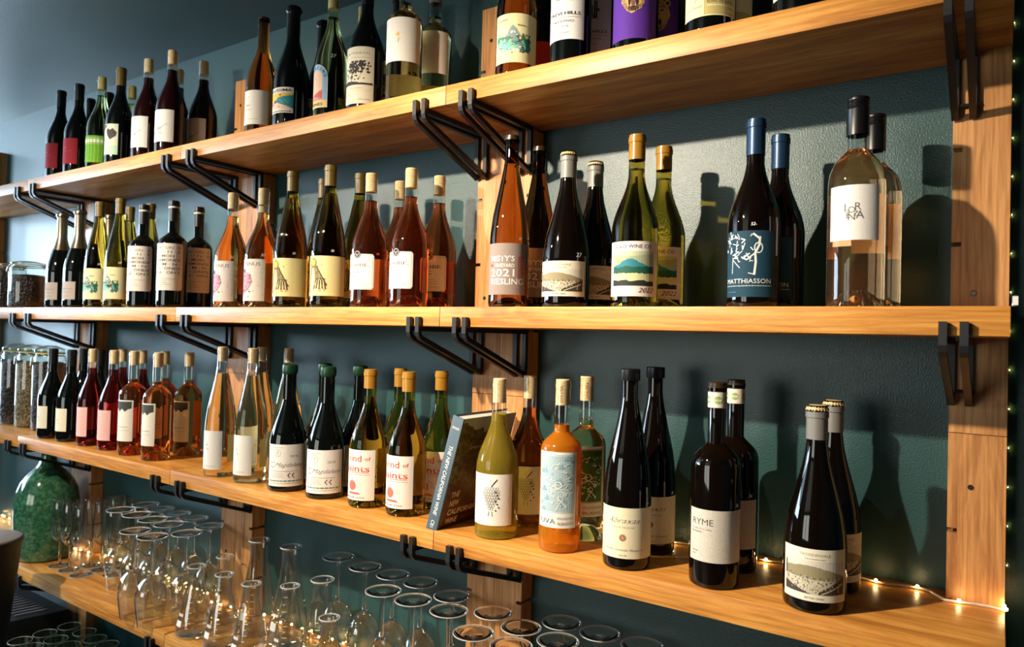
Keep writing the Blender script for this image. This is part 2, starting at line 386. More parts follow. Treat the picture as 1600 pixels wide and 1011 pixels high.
# ------------------------------------------------------------------ printed labels
_font = {}
def glyphs(s, shear=0.0, bold=0.0):
    bold = min(bold, 0.009); k = (s, shear, bold)
    if k not in _font:
        cu = bpy.data.curves.new('lettering', 'FONT'); cu.body = s; cu.resolution_u = 2; cu.shear = shear; cu.offset = bold
        ob = bpy.data.objects.new('lettering', cu); me = bpy.data.meshes.new_from_object(ob)
        V = [(v.co.x, v.co.y) for v in me.vertices]; F = [tuple(p.vertices) for p in me.polygons]
        bpy.data.objects.remove(ob); bpy.data.curves.remove(cu); bpy.data.meshes.remove(me)
        _font[k] = (V, F)
    return _font[k]
class Art:
    """flat print in millimetres: u to the right (0 = label centre), v up (0 = label's lower edge)"""
    def __init__(self): self.items = []; self.n = 0
    def poly(self, pts, col): self.items.append((list(pts), [tuple(range(len(pts)))], col, self.n)); self.n += 1; return self
    def rect(self, u0, v0, u1, v1, col): return self.poly([(u0, v0), (u1, v0), (u1, v1), (u0, v1)], col)
    def disc(self, u, v, r, col, rv=None, n=20):
        rv = rv or r; return self.poly([(u+r*math.cos(2*PI*i/n), v+rv*math.sin(2*PI*i/n)) for i in range(n)], col)
    def ring(self, u, v, r, wd, col, n=24, rv=None):
        rv = rv or r; P, F = [], []
        for i in range(n):
            a = 2*PI*i/n; P += [(u+r*math.cos(a), v+rv*math.sin(a)), (u+(r-wd)*math.cos(a), v+(rv-wd)*math.sin(a))]
            j = (i+1) % n; F.append((2*i, 2*j, 2*j+1, 2*i+1))
        self.items.append((P, F, col, self.n)); self.n += 1; return self
    def line(self, pts, wd, col):
        P, F = [], []
        for i in range(len(pts)-1):
            a, b = Vector(pts[i]), Vector(pts[i+1]); d = (b-a)
            if d.length < 1e-6: continue
            d.normalize(); n = Vector((-d.y, d.x))*wd/2; e = d*wd*0.3; k = len(P)
            P += [tuple(a-e-n), tuple(b+e-n), tuple(b+e+n), tuple(a-e+n)]; F.append((k, k+1, k+2, k+3))
        self.items.append((P, F, col, self.n)); self.n += 1; return self
    def frame(self, u0, v0, u1, v1, wd, col): return self.line([(u0, v0), (u1, v0), (u1, v1), (u0, v1), (u0, v0)], wd, col)
    def text(self, s, u, v, h, col, w=None, al='C', shear=0.0, bold=0.0, rot=0.0):
        V, F = glyphs(s, shear, bold); x0 = min(p[0] for p in V); x1 = max(p[0] for p in V); k = h/0.72; kx = (w/(x1-x0)) if w else k
        W = (x1-x0)*kx; off = {'C': -W/2, 'L': 0, 'R': -W}[al]
        P = [((x-x0)*kx+off, y*k) for x, y in V]
        if rot: c, q = math.cos(rot), math.sin(rot); P = [(x*c-y*q, x*q+y*c) for x, y in P]
        self.items.append(([(x+u, y+v) for x, y in P], F, col, self.n)); self.n += 1; return self
    def blobs(self, pts, col, seed=0, n=9, j=0.35):
        rd = random.Random(seed)
        for u, v, r in pts:
            self.poly([(u+r*(1+rd.uniform(-j, j))*math.cos(2*PI*i/n), v+r*(1+rd.uniform(-j, j))*math.sin(2*PI*i/n)) for i in range(n)], col); self.n -= 1
        self.n += 1; return self
    def band(self, u0, u1, base, top, col, seed, jag=1.0, n=24):
        """filled strip between v=base and a ragged top given by function top(t)"""
        rd = random.Random(seed); P = [(u0, base), (u1, base)]
        for i in range(n, -1, -1):
            t = i/n; P.append((u0+(u1-u0)*t, top(t)+rd.uniform(-jag, jag)))
        return self.poly(P, col)
    def scrawl(self, u0, u1, v, h, col, seed, wd=0.35, n=14):
        """illegible handwriting or very small type"""
        rd = random.Random(seed); st = (u1-u0)/n
        return self.line([(u0+i*st+rd.uniform(-.2, .2)*st, v+(h if i % 2 else 0)*rd.uniform(.4, 1)) for i in range(n+1)], wd, col)
    def small(self, u0, u1, v, h, col, seed=0):
        """a line of type too small to read: short dashes"""
        rd = random.Random(seed); P, F = [], []; u = u0
        while u < u1:
            q = min(u1, u+rd.uniform(1.2, 3.4)*h); k = len(P); P += [(u, v), (q, v), (q, v+h), (u, v+h)]; F.append((k, k+1, k+2, k+3)); u = q+h*0.8
        self.items.append((P, F, col, self.n)); self.n += 1; return self
    def build(self, R, z0, name='label_print'):
        """wrap onto the cylinder of radius R (m), label bottom at z0 (m)"""
        V, F, M, mats = [], [], [], []
        for pts, faces, col, layer in self.items:
            mat = col if isinstance(col, bpy.types.Material) else plain(srgb(*col), 0.65, 0, 0.3)
            if mat not in mats: mats.append(mat)
            mi = mats.index(mat); us = [p[0] for p in pts]
            if max(us)-min(us) > 9 and len(faces) <= 60:
                bm = bmesh.new(); bv = [bm.verts.new((p[0], p[1], 0)) for p in pts]
                for q in faces:
                    try: bm.faces.new([bv[i] for i in q])
                    except ValueError: pass
                bmesh.ops.triangulate(bm, faces=bm.faces[:])
                x = math.floor(min(us)/5)*5+5
                while x < max(us):
                    bmesh.ops.bisect_plane(bm, geom=bm.verts[:]+bm.edges[:]+bm.faces[:], plane_co=(x, 0, 0), plane_no=(1, 0, 0)); x += 5
                bm.verts.index_update(); pts = [(v.co.x, v.co.y) for v in bm.verts]; faces = [tuple(v.index for v in q.verts) for q in bm.faces]; bm.free()
            r = R + 0.00022 + 0.00003*min(layer, 24); k = len(V)
            for u, v in pts:
                a = u/1000/R; V.append((r*math.sin(a), -r*math.cos(a), z0+v/1000))
            for q in faces: F.append(tuple(i+k for i in q)); M.append(mi)
        return mesh(name, V, F, mats, False, M)
def label_patch(R, half, z0, z1, m, rnd=0.0, arch=False, centre=0.0):
    n = max(8, int(half/R_(4))); V, F = [], []; r = R+0.00012; H = z1-z0
    for i in range(2*n+1):
        a = -half+half*i/n; u = (a+half)*R; e = min(u, 2*half*R-u)
        lo, hi = z0, z1
        if rnd and e < rnd: q = rnd-math.sqrt(max(0, rnd*rnd-(rnd-e)**2)); lo += q; hi -= q
        if arch:
            w_ = half*R; x = abs(a)*R; hi = z1-w_+math.sqrt(max(0, w_*w_-x*x))
        a += centre
        V += [(r*math.sin(a), -r*math.cos(a), lo), (r*math.sin(a), -r*math.cos(a), hi)]
    for i in range(2*n): F.append((2*i, 2*i+2, 2*i+3, 2*i+1))
    return mesh('label', V, F, m, True)

# ------------------------------------------------------------------ bottle shapes
SHAPES = dict(
    burg=(0.43, 0.76, [(0, 1), (.12, .975), (.3, .83), (.5, .55), (.7, .26), (.85, .09), (1, 0)], 0.0145),
    bord=(0.575, 0.70, [(0, 1), (.2, .965), (.42, .85), (.62, .60), (.8, .28), (.92, .07), (1, 0)], 0.0145),
    bordt=(0.57, 0.75, [(0, 1), (.2, .975), (.42, .90), (.62, .72), (.8, .42), (.92, .14), (1, 0)], 0.0150),
    flute=(0.36, 0.86, [(0, 1), (.15, .955), (.35, .80), (.6, .46), (.8, .2), (.92, .06), (1, 0)], 0.0138),
    champ=(0.36, 0.74, [(0, 1), (.12, .975), (.3, .84), (.5, .58), (.7, .30), (.85, .12), (1, 0)], 0.0158),
    cider=(0.30, 0.82, [(0, 1), (.12, .97), (.3, .83), (.5, .56), (.7, .27), (.85, .09), (1, 0)], 0.0150))
def interp(tab, t):
    for (a, x), (b, y) in zip(tab, tab[1:]):
        if t <= b: return x+(y-x)*(t-a)/(b-a)
    return tab[-1][1]
def radius(shape, R, H, z):
    zs, zn, tab, rn = SHAPES[shape]
    t = (z/H-zs)/(zn-zs)
    if t <= 0: return R
    if t >= 1: return rn
    # smooth the table with a small average
    f = sum(interp(tab, min(1, max(0, t+d))) for d in (-.06, -.03, 0, .03, .06))/5
    return rn+(R-rn)*f
def outer(shape, R, H, z0, z1, lip=True):
    zs, zn, tab, rn = SHAPES[shape]; P = []
    zz = [z0] + [zs*H+(zn-zs)*H*i/22 for i in range(23)] + [H-0.016, H-0.0155, H-0.0145, H-0.007, H-0.006, H-0.0055, H-0.0012, H]
    for z in zz:
        if z < z0-1e-6 or z > z1+1e-6: continue
        r = radius(shape, R, H, z)
        if lip and H-0.0152 <= z <= H-0.0058: r += 0.0011
        if z > H-0.0005: r -= 0.0009
        P.append((r, z))
    if P[-1][1] < z1-1e-5: P.append((radius(shape, R, H, z1), z1))
    return P
def base_prof(R, punt=0.022):
    return [(0.0005, punt), (R*0.30, punt*0.92), (R*0.55, punt*0.55), (R*0.70, 0.004), (R*0.80, 0.0), (R*0.90, 0.0004), (R*0.965, 0.0022), (R*0.992, 0.0055), (R, 0.011)]
def capsule(shape, R, H, ln, m, extra=0.0006, name='capsule'):
    P = [(r+extra, z) for r, z in outer(shape, R, H, H-ln, H)] + [(0.011, H+0.0006), (0.0005, H+0.0008)]
    return name, mesh(name, *lathe(P, 36), m)
def dented(shape, R, H, ln, m, seed):
    rd = random.Random(seed); v, f = lathe([(r+0.0008, z) for r, z in outer(shape, R, H, H-ln, H-0.02)] +
        [(SHAPES[shape][3]+x, H-z) for x, z in ((0.0012, .018), (0.0044, .014), (0.0048, .008), (0.0030, .003), (-0.006, 0))] + [(0.0005, H+0.0005)], 36)
    v = [(x*(1+rd.uniform(-.05, .05)*(z > H-0.05)), y*(1+rd.uniform(-.05, .05)*(z > H-0.05)), z+rd.uniform(-.0006, .0006)*(z > H-0.05)) for x, y, z in v]
    return 'foil', mesh('foil', v, f, m)
def screwcap(shape, R, H, m):
    r = SHAPES[shape][3]+0.0012; P = [(r, H-0.058), (r, H-0.019)]
    for k in range(5): z = H-0.018+k*0.003; P += [(r+0.0004, z), (r-0.0004, z+0.0015)]
    P += [(r, H-0.0022), (r-0.001, H), (0.0005, H)]
    return 'screw_cap', mesh('screw_cap', *lathe(P, 36), m)
def crown(H, m):
    n = 42; V, F = [], []; prof = [(0.0165, -0.0075), (0.0152, -0.003), (0.0142, -0.0006), (0.0115, 0.0004), (0.0005, 0.0006)]
    for i, (r, z) in enumerate(prof):
        for k in range(n):
            rr = r+(0.0008*math.cos(21*2*PI*k/n)*(1-min(1, i*.5))); a = 2*PI*k/n; V.append((rr*math.cos(a), rr*math.sin(a), H+z))
    for i in range(len(prof)-1):
        for k in range(n): k2 = (k+1) % n; F.append((i*n+k, i*n+k2, (i+1)*n+k2, (i+1)*n+k))
    return 'crown_cap', mesh('crown_cap', V, F, m)
def cork_part(H, rn, lift=0.0, ln=0.044):
    r = rn-0.0012
    return 'cork', mesh('cork', *lathe([(0.0005, H-ln), (r-0.0006, H-ln), (r, H-ln+0.0008), (r, H+lift-0.0008), (r-0.0008, H+lift), (0.0005, H+lift)], 28), CORK)
def wax(shape, R, H, m):
    rn = SHAPES[shape][3]
    return 'wax_cap', mesh('wax_cap', *lathe([(rn+0.0006, H-0.0235), (rn+0.0022, H-0.022), (rn+0.0034, H-0.017), (rn+0.0036, H-0.006), (rn+0.0026, H), (rn-0.002, H+0.0026), (0.006, H+0.0032), (0.0005, H+0.0034)], 36), m)
FOILC = dict(black=S(16, 16, 18, 0.35), olive=plain(srgb(112, 92, 36), 0.4, 0.0), navy=plain(srgb(32, 62, 92), 0.35, 0.35), gold=plain(srgb(160, 116, 38), 0.22, 0.0),
             green=S(22, 58, 38, 0.3), silver=plain(srgb(138, 126, 110), 0.28, 0.9), darkfoil=plain(srgb(28, 28, 30), 0.28, 0.5), grey=plain(srgb(128, 126, 120), 0.45, 0.1), cream=S(214, 186, 130, 0.45), brown=S(54, 40, 22, 0.3))
KIND = {}; _bcache = {}
def kind(key, **k): KIND[key] = k
def bottle(key, x, y, s, H, label, cat='wine bottle', rot=0.0, group=None, glass=None, th=None, mark=None):
    """place one bottle; meshes are shared between bottles of the same kind and height"""
    K = KIND[key]; shape, R = K['shape'], K['R']; H = round(H, 3)
    t = thing(K.get('name', 'wine_bottle'), label, cat, (x, y, SH[s]+0.0003), R_(rot), group)
    ck = (key, H, glass)
    if ck not in _bcache:
        parts = []; gm = G[glass or K['glass']]; fill = K.get('fill'); rn = SHAPES[shape][3]; top = H
        if fill:
            zf = H*fill
            P = base_prof(R, K.get('punt', 0.022)) + outer(shape, R, H, 0.03, zf) + [(0.0005, zf)]
            parts.append(('wine_filled_body', mesh('wine_filled_body', *lathe(P, 56), gm), []))
            Q = outer(shape, R, H, zf+0.0002, H) + [(rn-0.004, H), (rn-0.004, H-0.004)]
            parts.append(('glass_neck', mesh('glass_neck', *lathe(Q, 40), TH[th or K.get('th', 'clear')]), []))
        else:
            P = base_prof(R, K.get('punt', 0.022)) + outer(shape, R, H, 0.03, H) + [(rn-0.004, H), (0.0005, H-0.001)]
            parts.append(('glass_body', mesh('glass_body', *lathe(P, 56), gm), []))
        for c in K['cap'](shape, R, H): parts.append((*c, []))
        if 'lab' in K:
            half, z0, z1, pm = K['lab'][:4]; sub = []
            lm = label_patch(R, R_(half), z0, z1, pm, K.get('rnd', 0.0), K.get('arch', False))
            if 'art' in K:
                A = Art(); K['art'](A, 2*R_(half)*R*1000, (z1-z0)*1000); sub = [('label_print', A.build(R, z0))]
            parts.append(('label', lm, sub))
        if 'back' in K:
            ct, hf, z0, z1 = K['back']
            parts.append(('back_label', label_patch(R, R_(hf), z0, z1, paper(244, 238, 226), 0, False, R_(ct)), []))
        if 'mark' in K:
            txt, a, zc, h = K['mark']; A = Art(); A.text(txt, 0, 0, h, (240, 240, 236), shear=0.2, bold=0.01)
            rr = radius(shape, R, H, zc); me = A.build(rr+0.0006, zc, 'price_mark')
            for v in me.vertices:
                q = radius(shape, R, H, v.co.z)+0.0006; k = math.hypot(v.co.x, v.co.y); an = math.atan2(v.co.x, -v.co.y)+R_(a)
                v.co.x, v.co.y = q*math.sin(an), -q*math.cos(an)
            parts.append(('price_mark', me, []))
        _bcache[ck] = parts
    for n, me, sub in _bcache[ck]:
        o = link(n, me, t)
        for n2, m2 in sub: link(n2, m2, o)
    return t
# ------------------------------------------------------------------ bottle kinds
INK = (38, 36, 36); GREY = (130, 124, 118)
cap_ = lambda ln, c: (lambda s, R, H: [capsule(s, R, H, ln, FOILC[c])])
cork_ = lambda lift=0.0, ln=0.042: (lambda s, R, H: [cork_part(H, SHAPES[s][3], lift, ln)])
def a_red(A, W, H):
    A.small(-W*.3, W*.1, H*.62, 1.6, (214, 110, 112), 1).small(-W*.3, W*.3, H*.5, 1.0, (200, 90, 96), 2)
    A.blobs([(random.Random(i).uniform(-.45, .45)*W, random.Random(i+50).uniform(.05, .4)*H, 1.6) for i in range(18)], (172, 44, 60), 3)
kind('red', shape='burg', R=.0425, glass='black', cap=cap_(.058, 'black'), lab=(60, .035, .123, paper(150, 28, 44)), art=a_red)
def a_green(A, W, H):
    lt, wh = (176, 214, 96), (238, 244, 214)
    for k in range(-4, 5):
        A.line([(k*W/9, 0), (k*W/9+W*.02, H*.5), (k*W/9, H*.72)], .9, lt)
    for k in range(-4, 5):
        u = k*W/9; A.ring(u, H*.80, W*.055, .8, wh, 18, H*.13); A.disc(u, H*.8, W*.03, wh, H*.07, 12)
    for k in range(-7, 8): A.disc(k*W/16, H*.06, 1.1, lt, n=8)
kind('greenlabel', shape='burg', R=.0425, glass='green', th='green', fill=.80, cap=cork_(), lab=(66, .022, .111, paper(96, 160, 36)), art=a_green)
def a_heart(A, W, H):
    blk = (64, 56, 58); A.poly([(W*.02, H*.78), (W*.10, H*.86), (W*.2, H*.80), (W*.3, H*.86), (W*.46, H*.72), (W*.42, H*.6), (W*.2, H*.48), (W*.08, H*.62)], blk)
    A.poly([(-W*.3, H*.9), (-W*.2, H*.98), (W*.1, H*.97), (-W*.05, H*.86), (-W*.18, H*.80)], (104, 84, 70))
    A.band(-W*.5, W*.5, 0, lambda t: H*(.18+.14*t), (176, 212, 186), 4, .6)
    A.scrawl(-W*.28, W*.04, H*.46, 3.4, (110, 128, 112), 3, .6); A.small(-W*.3, W*.1, H*.34, 1.0, (120, 134, 118), 2); A.small(-W*.3, W*.06, H*.25, .9, (120, 134, 118), 5)
kind('heart', shape='burg', R=.0415, glass='black', cap=cap_(.06, 'olive'), lab=(58, .033, .132, paper(214, 224, 204)), art=a_heart)
def a_sketch(A, W, H):
    rd = random.Random(7); g = (112, 108, 106)
    A.line([(W*.0, H*.36), (W*.30, H*.56)], 1.2, g)
    for k in range(16):
        u, v = rd.uniform(-.22, .2)*W, rd.uniform(.16, .40)*H; A.line([(u, v), (u+rd.uniform(-5, 5), v+rd.uniform(2, 7)), (u+rd.uniform(-6, 6), v+rd.uniform(-3, 7))], .8, g)
    A.ring(-W*.06, H*.30, 7, .6, g, 16, 9); A.small(-W*.25, W*.25, H*.07, .8, (190, 186, 180), 4)
kind('sketch', shape='burg', R=.0430, glass='red', th='clear', fill=.815, cap=cork_(.001), lab=(63, .035, .131, paper(236, 234, 230)), art=a_sketch)
def a_blanc(A, W, H):
    A.small(-W*.28, -W*.05, H*.80, .9, GREY, 1).small(-W*.28, -W*.12, H*.74, .8, GREY, 3)
    A.text('Blanc', -W*.20, H*.54, 6.0, (150, 140, 132), al='L', shear=.45); A.scrawl(-W*.20, W*.02, H*.42, 3.0, (150, 140, 132), 5, .6)
    A.small(-W*.28, -W*.12, H*.22, 1.2, GREY, 5).small(-W*.28, W*.22, H*.15, .9, GREY, 6)
kind('blanc', shape='burg', R=.0415, glass='amber', cap=cap_(.006, 'brown'), lab=(66, .024, .114, paper(236, 230, 220)), art=a_blanc)
def a_bell(A, W, H):
    A.rect(-W*.5, H*.16, W*.5, H*.78, (238, 196, 82))
    A.poly([(-W*.5, H*.16), (W*.5, H*.16), (W*.5, H*.22), (-W*.1, H*.5), (-W*.5, H*.34)], (240, 208, 176))
    A.poly([(-W*.1, H*.44), (W*.5, H*.18), (W*.5, H*.70), (W*.28, H*.66), (W*.02, H*.60)], (48, 142, 150))
    A.disc(-W*.22, H*.36, 6, (232, 130, 170)); A.disc(-W*.10, H*.44, 4, (46, 44, 96)); A.disc(W*.1, H*.70, 2.2, (96, 70, 40))
    for i in range(7): A.disc(W*(.1+.05*i), H*(.5-.05*(i % 3)), .9, (226, 220, 204), n=8)
    A.disc(W*.05, H*.25, 1.6, (214, 110, 70)); A.text('BELLISSIMA', 0, H*.83, 7.5, (40, 40, 70), w=W*.9, bold=.03)
    A.small(-W*.36, W*.44, H*.045, 2.2, (60, 54, 66), 3)
kind('bell', shape='champ', R=.0455, glass='black', cap=lambda s, R, H: [dented(s, R, H, .085, FOILC['darkfoil'], 3)], lab=(54, .034, .099, paper(244, 238, 224)), art=a_bell, name='sparkling_wine_bottle')
def a_ster(A, W, H):
    r = W*.5; zc = H-r
    def arch(k, bot): 
        return [(-r*k, bot), (r*k, bot)] + [(r*k*math.cos(PI*i/24), zc+r*k*math.sin(PI*i/24)) for i in range(25)]
    A.poly(arch(.96, 1.2), (150, 190, 226)); A.poly(arch(.60, H*.17), (246, 206, 176))
    A.poly([(-r*.96, 1.2), (r*.96, 1.2), (r*.96, H*.17), (-r*.96, H*.17)], (246, 210, 140))
    A.band(-r*.6, r*.6, H*.18, lambda t: H*(.26+.14*t), (224, 96, 92), 2, 1.0); A.band(-r*.6, r*.6, H*.172, lambda t: H*(.30-.1*t), (236, 150, 130), 5, .8)
    A.disc(r*.35, H*.21, 3, (110, 170, 210)); A.disc(0, H*.66, 2, (236, 180, 80))
    for i, ch in enumerate('STERLING'):
        a = PI*(1.0-(i+.5)/8*1.0); q = r*.69
        A.text(ch, q*math.cos(a)*1.02-0, zc+q*math.sin(a), 7, (30, 44, 84), rot=a-PI/2, bold=.02)
    A.text('WINES', 0, H*.045, 7, (50, 40, 40), w=W*.66, bold=.02)
kind('sterling', shape='burg', R=.0420, glass='green', th='green', fill=.80, cap=cork_(.002), lab=(46, .025, .131, paper(240, 236, 226)), art=a_ster, arch=True, mark=('27', 62, .147, 9), back=(165, 42, .02, .105))
def a_tree(A, W, H):
    A.text('A & FOLEZZI', 0, H*.87, 4.6, (90, 84, 78), w=W*.74); A.rect(-W*.42, H*.805, W*.42, H*.809, GREY)
    rd = random.Random(5); dk = (58, 54, 54)
    A.band(-W*.47, W*.47, H*.33, lambda t: H*(.38+.02*math.sin(t*6)), dk, 3, .8)
    A.line([(-W*.10, H*.37), (-W*.08, H*.5), (-W*.02, H*.62)], 1.8, dk).line([(-W*.08, H*.5), (-W*.16, H*.6)], 1.2, dk).line([(-W*.06, H*.55), (W*.1, H*.62)], 1.0, dk)
    P = [(rd.gauss(.02, .15)*W, (.62+rd.uniform(-.07, .12))*H, rd.uniform(1.6, 3.6)) for _ in range(95)] + [(rd.uniform(-.36, .3)*W, rd.uniform(.42, .56)*H, rd.uniform(1, 2.2)) for _ in range(26)]
    A.blobs(P, dk, 6)
    A.small(-W*.2, W*.2, H*.265, 1.6, (190, 174, 150), 8); A.rect(-W*.42, H*.23, W*.42, H*.233, (190, 180, 160))
    A.small(-W*.38, -W*.1, H*.16, 1.0, GREY, 2).small(-W*.34, -W*.2, H*.12, .9, GREY, 3).small(W*.1, W*.4, H*.07, 1.2, GREY, 4)
kind('tree', shape='burg', R=.0430, glass='black', cap=cap_(.06, 'black'), lab=(62, .015, .148, paper(236, 226, 200)), art=a_tree)
def a_flower(A, W, H):
    u = -W*.04; A.blobs([(u-1, H*.60, 3.2), (u+1.5, H*.61, 2.8), (u, H*.64, 2.8)], (236, 190, 84), 3)
    A.line([(u+.5, H*.56), (u+2, H*.46), (u+1.5, H*.40)], .6, (120, 112, 90)); A.line([(u+2, H*.47), (u+6, H*.53)], .6, (120, 112, 90)); A.line([(u+1.8, H*.44), (u-1.5, H*.48)], .6, (120, 112, 90))
kind('flower', shape='bord', R=.0405, glass='white', th='clear', fill=.74, cap=cap_(.05, 'grey'), lab=(76, .091, .190, paper(240, 234, 224)), art=a_flower, mark=('24', 72, .208, 9), back=(190, 50, .03, .08))
def a_mount(A, W, H):
    u0, u1 = -W*.44, W*.26; rd = random.Random(11)
    A.band(u0, u1*.6, H*.28, lambda t: H*(.52+.24*math.exp(-((t-.6)/.18)**2)), (132, 152, 150), 1, 1.0)
    A.blobs([(rd.uniform(-.25, .05)*W, rd.uniform(.55, .68)*H, rd.uniform(1, 2.2)) for _ in range(12)], (212, 216, 206), 14)
    A.band(u0, u1, H*.25, lambda t: H*(.46+.10*math.sin(t*5+1)), (60, 138, 122), 2, 1.4)
    A.band(u0, u1*.8, H*.24, lambda t: H*(.40+.06*math.sin(t*7)), (120, 190, 180), 3, 1.2)
    A.blobs([(rd.uniform(-.44, .05)*W, rd.uniform(.25, .5)*H, rd.uniform(1.5, 3.4)) for _ in range(14)], (226, 200, 110), 4)
    A.blobs([(rd.uniform(-.46, .1)*W, rd.uniform(.22, .34)*H, rd.uniform(2, 4)) for _ in range(16)], (224, 214, 196), 5)
    A.blobs([(rd.uniform(.1, .24)*W, rd.uniform(.24, .48)*H, rd.uniform(2, 4.5)) for _ in range(24)], (24, 92, 76), 6)
    A.blobs([(rd.uniform(-.05, .26)*W, rd.uniform(.46, .58)*H, rd.uniform(1.5, 3)) for _ in range(12)], (54, 110, 80), 15)
    for k in range(14): u, v = rd.uniform(-.4, .2)*W, rd.uniform(.3, .55)*H; A.line([(u, v), (u+rd.uniform(4, 9), v+rd.uniform(-1, 4))], 1.2, (34, 84, 84))
    A.blobs([(rd.uniform(-.4, .22)*W, rd.uniform(.2, .3)*H, rd.uniform(1, 2)) for _ in range(12)], (130, 150, 150), 8)
    A.blobs([(rd.uniform(-.3, .1)*W, rd.uniform(.3, .46)*H, 1.2) for _ in range(6)], (176, 96, 70), 9)
    A.scrawl(-W*.44, -W*.18, H*.86, 3.0, INK, 4, .7); A.text('Femme', -W*.0, H*.74, 4.0, INK, al='L', shear=.1, bold=.015)
    A.small(-W*.46, -W*.40, H*.1, 1.0, INK, 4)
kind('mount', shape='flute', R=.0410, glass='olive', th='olive', cap=cap_(.05, 'olive'), lab=(72, .028, .129, paper(232, 224, 176)), art=a_mount, mark=('24', 40, .141, 6))
kind('mountamber', shape='burg', R=.0410, glass='ries', th='brown', fill=.82, cap=cap_(.05, 'brown'), lab=(76, .028, .126, paper(232, 222, 170)), art=a_mount)
def a_trevi(A, W, H):
    rd = random.Random(3)
    for k in range(7): A.rect(-14+k*4, H*.55, -12.6+k*4+rd.uniform(0, 1.6), H*(.70+rd.uniform(0, .2)), INK)
    for k in range(16): u, v = rd.uniform(-18, 18), rd.uniform(.52, .8)*H; A.rect(u, v, u+rd.uniform(1, 4), v+rd.uniform(1, 5), INK)
    A.text('TREVI HILLS', 0, H*.34, 6.2, INK, w=W*.78, bold=.008); A.rect(-W*.42, H*.305, W*.42, H*.308, INK)
    A.text('PRIMITIVO', 0, H*.235, 4.4, (90, 86, 84), w=W*.5); A.text('ESTATE', 0, H*.17, 3.0, (110, 104, 100), w=W*.26)
    A.small(-W*.16, W*.16, H*.09, .9, GREY, 2).small(-W*.1, W*.1, H*.06, .7, GREY, 3)
kind('trevi', shape='bord', R=.0395, glass='black', cap=cap_(.055, 'black'), lab=(62, .048, .185, paper(238, 236, 232)), art=a_trevi)
def a_bear(A, W, H):
    gd, dk = (206, 164, 104), (40, 26, 40); rd = random.Random(2); cx, cy = 2, H*.60
    n = 40; A.poly([(cx+ (24+rd.uniform(-2.2, 2.2))*math.cos(2*PI*i/n)*(1-.22*max(0, -math.sin(2*PI*i/n))), cy+(32+rd.uniform(-2, 2))*math.sin(2*PI*i/n)) for i in range(n)], gd)
    for e in (-1, 1): A.disc(cx+e*20, cy+24, 6.5, gd); A.disc(cx+e*20, cy+24, 3.4, dk)
    for k in range(46):
        a = 2*PI*k/46; q = rd.uniform(.68, .8); A.line([(cx+24*q*math.cos(a), cy+31*q*math.sin(a)), (cx+24*(q+.2)*math.cos(a), cy+31*(q+.2)*math.sin(a))], .9, dk)
    for e in (-1, 1):
        A.poly([(cx+e*5, cy+9), (cx+e*12, cy+13), (cx+e*11, cy+8)], dk); A.line([(cx+e*4, cy+16), (cx+e*14, cy+17)], 1.2, dk)
    A.poly([(cx-5, cy+5), (cx+5, cy+5), (cx+3, cy), (cx-3, cy)], dk)
    A.disc(cx, cy-12, 9, dk, 11); A.disc(cx, cy-15, 5, (150, 96, 74), 6)
    for e in (-1, 1): A.poly([(cx+e*3.4, cy-3), (cx+e*6.4, cy-3.6), (cx+e*4.6, cy-9)], (236, 220, 184)); A.poly([(cx+e*3, cy-21), (cx+e*5.4, cy-20), (cx+e*4, cy-15)], (236, 220, 184))
    for k in range(10): A.line([(cx-9+2*k, cy-22), (cx-9+2*k+rd.uniform(-1, 1), cy-29)], .7, dk)
kind('bear', shape='bord', R=.0410, glass='black', cap=cap_(.055, 'black'), lab=(70, .020, .150, paper(86, 44, 150)), art=a_bear)
def a_bdb(A, W, H):
    A.rect(-W*.08, 2, W*.48, H*.5, (196, 180, 116)); A.rect(-W*.085, 2, -W*.08, H*.9, (120, 110, 80))
    A.scrawl(-W*.46, -W*.12, H*.17, 5, (110, 100, 80), 2, .8); A.line([(-W*.25, H*.28), (-W*.1, H*.62)], 1.0, (90, 84, 70))
    A.text('BLANC DE BLANCS', W*.19, H*.24, 4.4, (70, 62, 36), w=W*.46); A.rect(-W*.04, H*.185, W*.44, H*.20, (240, 232, 200)); A.small(W*.28, W*.42, H*.09, 1.6, (250, 244, 220), 2)
kind('bdb', shape='champ', R=.0425, glass='black', cap=lambda s, R, H: [dented(s, R, H, .085, FOILC['darkfoil'], 5)], lab=(72, .028, .118, paper(234, 226, 178)), art=a_bdb, name='sparkling_wine_bottle')
def a_script(A, W, H):
    A.scrawl(-W*.34, -W*.02, H*.11, 5, (150, 90, 140), 6, .8); A.small(-W*.3, W*.1, H*.05, .9, (150, 110, 140), 2)
kind('script', shape='burg', R=.0425, glass='black', cap=cap_(.055, 'black'), lab=(64, .030, .125, paper(236, 234, 232)), art=a_script)
def a_pros(A, W, H): A.small(-W*.3, W*.3, H*.58, 2.2, (120, 112, 108), 2).small(-W*.34, W*.34, H*.4, 1.2, (120, 112, 108), 3).small(-W*.2, W*.2, H*.18, 1.0, (120, 112, 108), 4)
kind('prosecco', shape='champ', R=.0455, glass='black', cap=lambda s, R, H: [dented(s, R, H, .135, FOILC['silver'], 8)], lab=(36, .028, .088, paper(176, 166, 160)), art=a_pros, name='sparkling_wine_bottle')
def a_diam(A, W, H):
    rows = ['DIA · ON · S', 'D· · · N · S', 'D · MON · ·', 'DIAMONDS', 'D · M · N ·', 'D I · ONDS', 'DIA · ON·S']
    for i, r in enumerate(rows): A.text(r, 0, H*(.88-.088*i), H*.056, (92, 88, 88), w=W*.82, bold=.008)
    for i, (a, b) in enumerate(((-.4, .3), (-.4, .0), (-.4, .05), (-.4, .12), (-.4, -.1))): A.small(W*a, W*b, H*(.24-.04*i), 1.1, (140, 134, 130), i)
